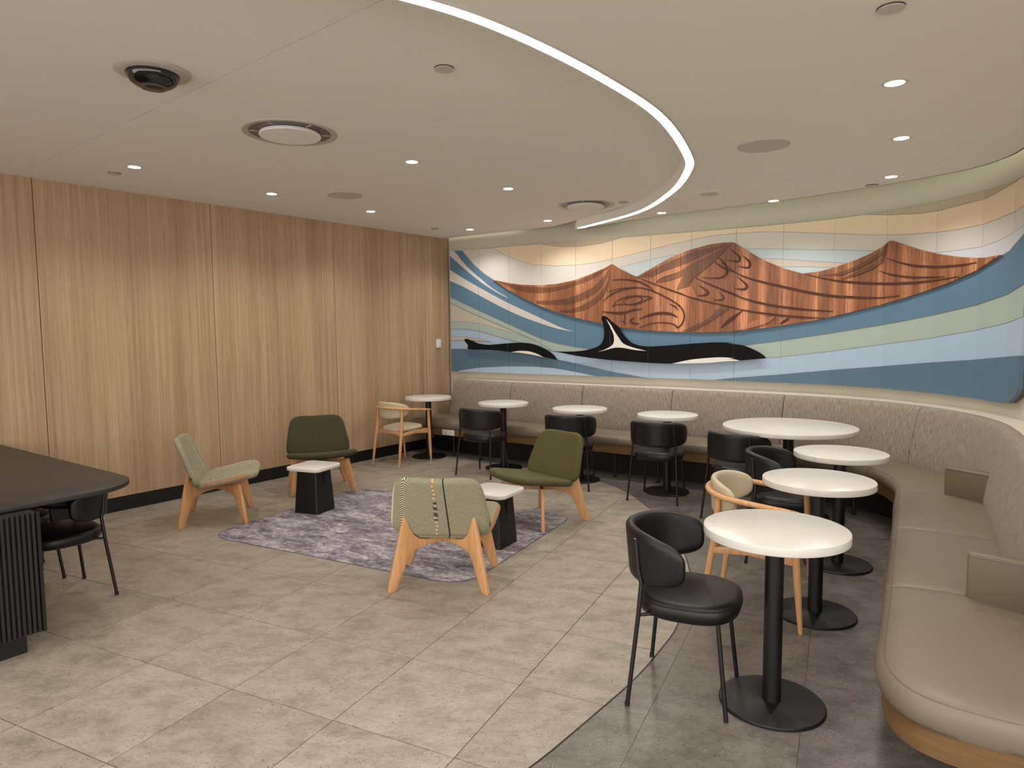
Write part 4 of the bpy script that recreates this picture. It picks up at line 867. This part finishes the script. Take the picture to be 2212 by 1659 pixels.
# ------------------------------------------------------------------ wall sensor
p = K + WD*0.242 + WN*0.012
sn = empty('wall_sensor', (p.x, p.y, 1.40), math.atan2(-WD.y, -WD.x), 'small white sensor box on the oak wall near the corner', 'sensor')
box('housing', (0, 0, 0.06), (0.085, 0.026, 0.125), 'white_plastic', sn, 0.008, seg=3); box('sensor_window', (0.0, -0.0135, 0.02), (0.012, 0.002, 0.008), 'vent_dark', sn)

# ------------------------------------------------------------------ ceiling fittings
def onceil(x, y, outer): k = (C_OUTER-EYE)/1.296 if outer else (C_INNER-EYE)/1.296; return x*k, y*k, (C_OUTER if outer else C_INNER)
def spot(e, W):
    l = bpy.data.lights.new('spot', 'SPOT'); l.energy = W; l.color = (1.0, 0.975, 0.945); l.spot_size = 2.35; l.spot_blend = 0.75; l.shadow_soft_size = 0.045
    o = bpy.data.objects.new('lamp', l); COL.objects.link(o); o.parent = e; o.location = (0, 0, -0.012)
dl0 = None
DL = [(-2.947,5.45,0,'downlight nearest the oak wall on the left, above the left lounge chair'), (-2.253,6.541,0,'second downlight along the oak wall from the left'), (-1.523,7.54,0,'third downlight along the oak wall, beside the round speaker'),
 (-0.757,5.369,0,'downlight right of the large air vent, above the rug'), (-0.018,6.407,0,'downlight above the rug, second from the large vent'), (0.446,8.287,0,'downlight just left of the far air vent'), (-0.528,8.947,0,'furthest downlight, in the corner above the mural edge'),
 (1.706,7.801,1,'downlight just right of the far end of the line light'), (2.713,7.129,1,'downlight above the middle mountain of the mural'), (3.322,6.046,1,'downlight above the right mountain of the mural, by a small disc'), (2.716,4.831,1,'middle downlight of the three at far right'), (2.066,3.757,1,'nearest downlight at upper right')]
for x, y, ou, lb in DL + [(-1.9,3.6,0,None),(-0.9,1.2,1,None),(0.6,1.6,1,None),(2.0,1.4,1,None),(-3.2,2.6,0,None),(-4.2,3.6,0,None),(-2.5,0.0,1,None),(0.4,-0.5,1,None)]:
    if lb is None and (x, y) == (-1.9, 3.6): continue
    px_, py_, pz_ = onceil(x, y, ou)
    if dl0 is None:
        e = empty('ceiling_downlight', (px_, py_, pz_), 0, lb, 'light', 'round recessed ceiling downlights'); dl0 = e
        lathe('trim_ring', [(0.046,-0.001),(0.056,-0.003),(0.060,0.0),(0.060,0.004),(0.046,0.004)], 'vent_metal', e, 32, ring=True)
        lathe('lamp', [(0.0450,-0.0005),(0.0450,0.003)], 'lamp_disc', e, 32)
    else:
        e = dl0.copy(); COL.objects.link(e); e.location = (px_, py_, pz_)
        for ch in list(dl0.children):
            if ch.type == 'MESH': c = ch.copy(); COL.objects.link(c); c.parent = e
        e['label'] = lb or 'recessed downlight in the ceiling behind the viewer'
    spot(e, DOWNLIGHT_W)
def disc(name, x, y, ou, r, mat, label, cat, group=None, drop=0.004):
    px_, py_, pz_ = onceil(x, y, ou); e = empty(name, (px_, py_, pz_), 0, label, cat, group); return e
for x, y, ou, lb in ((-1.586,6.639,0,'round ceiling speaker near the oak wall, between two downlights'), (1.818,4.991,1,'round ceiling speaker right of the bright curved line light')):
    e = disc('ceiling_speaker', x, y, ou, .165, None, lb, 'speaker', 'round flush ceiling speakers')
    lathe('grille', [(0.158,-0.003),(0.158,0.002)], 'grille', e, 64); lathe('trim_ring', [(0.158,-0.001),(0.165,-0.004),(0.168,0.0),(0.168,0.004)], 'vent_metal', e, 64, ring=True)
e = disc('ceiling_vent', 1.928, 6.711, 1, .17, None, 'flat round perforated ceiling disc past the far end of the line light', 'vent')
lathe('plate', [(0.168,-0.001),(0.166,-0.004),(0.10,-0.006)], 'ceiling_paint', e, 48); lathe('perforated_centre', [(0.085,-0.008),(0.085,-0.0055)], 'grille', e, 32)
for x, y, lb in ((-1.437,4.566,'large round recessed air vent in the ceiling at upper left'), (0.791,7.269,'round recessed air vent inside the far end of the line light')):
    e = disc('air_diffuser', x, y, 0, .3, None, lb, 'vent', 'round recessed air vents')
    lathe('outer_ring', [(0.302,0.002),(0.300,-0.004),(0.290,-0.008),(0.262,-0.003),(0.255,0.002)], 'vent_metal', e, 72, ring=True)
    lathe('throat', [(0.257,-0.0010),(0.20,-0.0030)], 'vent_dark', e, 72)
    for k in range(6):
        a = k*pi/3+0.3; o = box('throat_bracket', (0.225*math.cos(a), 0.225*math.sin(a), -0.0030), (0.05, 0.012, 0.004), 'vent_metal', e, 0, a)
    lathe('centre_disc', [(0.19,-0.006),(0.196,-0.020),(0.192,-0.026),(0.10,-0.029),(0.01,-0.030)], 'ceiling_paint', e, 64)
for x, y, ou, lb in ((-0.323,3.486,0,'small round ceiling cover disc at top centre, left of the line light'), (1.561,2.886,1,'small round ceiling cover disc at the top right corner'), (-3.217,5.645,0,'small round ceiling cover disc beside the leftmost downlight'), (-0.972,8.838,0,'small round ceiling cover disc near the far oak wall corner'), (1.167,7.131,0,'small round ceiling cover disc beside the far air vent'), (3.334,6.39,1,'small round ceiling cover disc above the right of the mural')):
    e = disc('sprinkler_cover', x, y, ou, .05, None, lb, 'cover', 'small round ceiling cover discs')
    lathe('cover_disc', [(0.046,-0.004),(0.049,-0.0065),(0.047,-0.009),(0.02,-0.0095)], 'grille', e, 40); lathe('spacer', [(0.050,-0.004),(0.050,0.001)], 'vent_dark', e, 32)
px_, py_, pz_ = onceil(-1.775, 3.50, 0)
e = empty('dome_camera', (px_, py_, pz_), 0.2, 'black glass security camera dome in a pale round ceiling plate', 'camera')
lathe('mounting_plate', [(0.172,0.0),(0.176,-0.004),(0.170,-0.010),(0.14,-0.014),(0.124,-0.016),(0.116,-0.010)], 'vent_metal', e, 64)
lathe('dome', [(0.118,-0.010),(0.118,-0.026),(0.113,-0.042),(0.100,-0.058),(0.080,-0.070),(0.052,-0.078),(0.015,-0.082)], 'dark_glass', e, 64)
lathe('lens_ring', [(0.062,-0.072),(0.062,-0.080),(0.050,-0.083),(0.046,-0.080)], 'vent_dark', e, 40)
lathe('lens', [(0.046,-0.0795),(0.03,-0.086),(0.008,-0.088)], 'lens', e, 32)
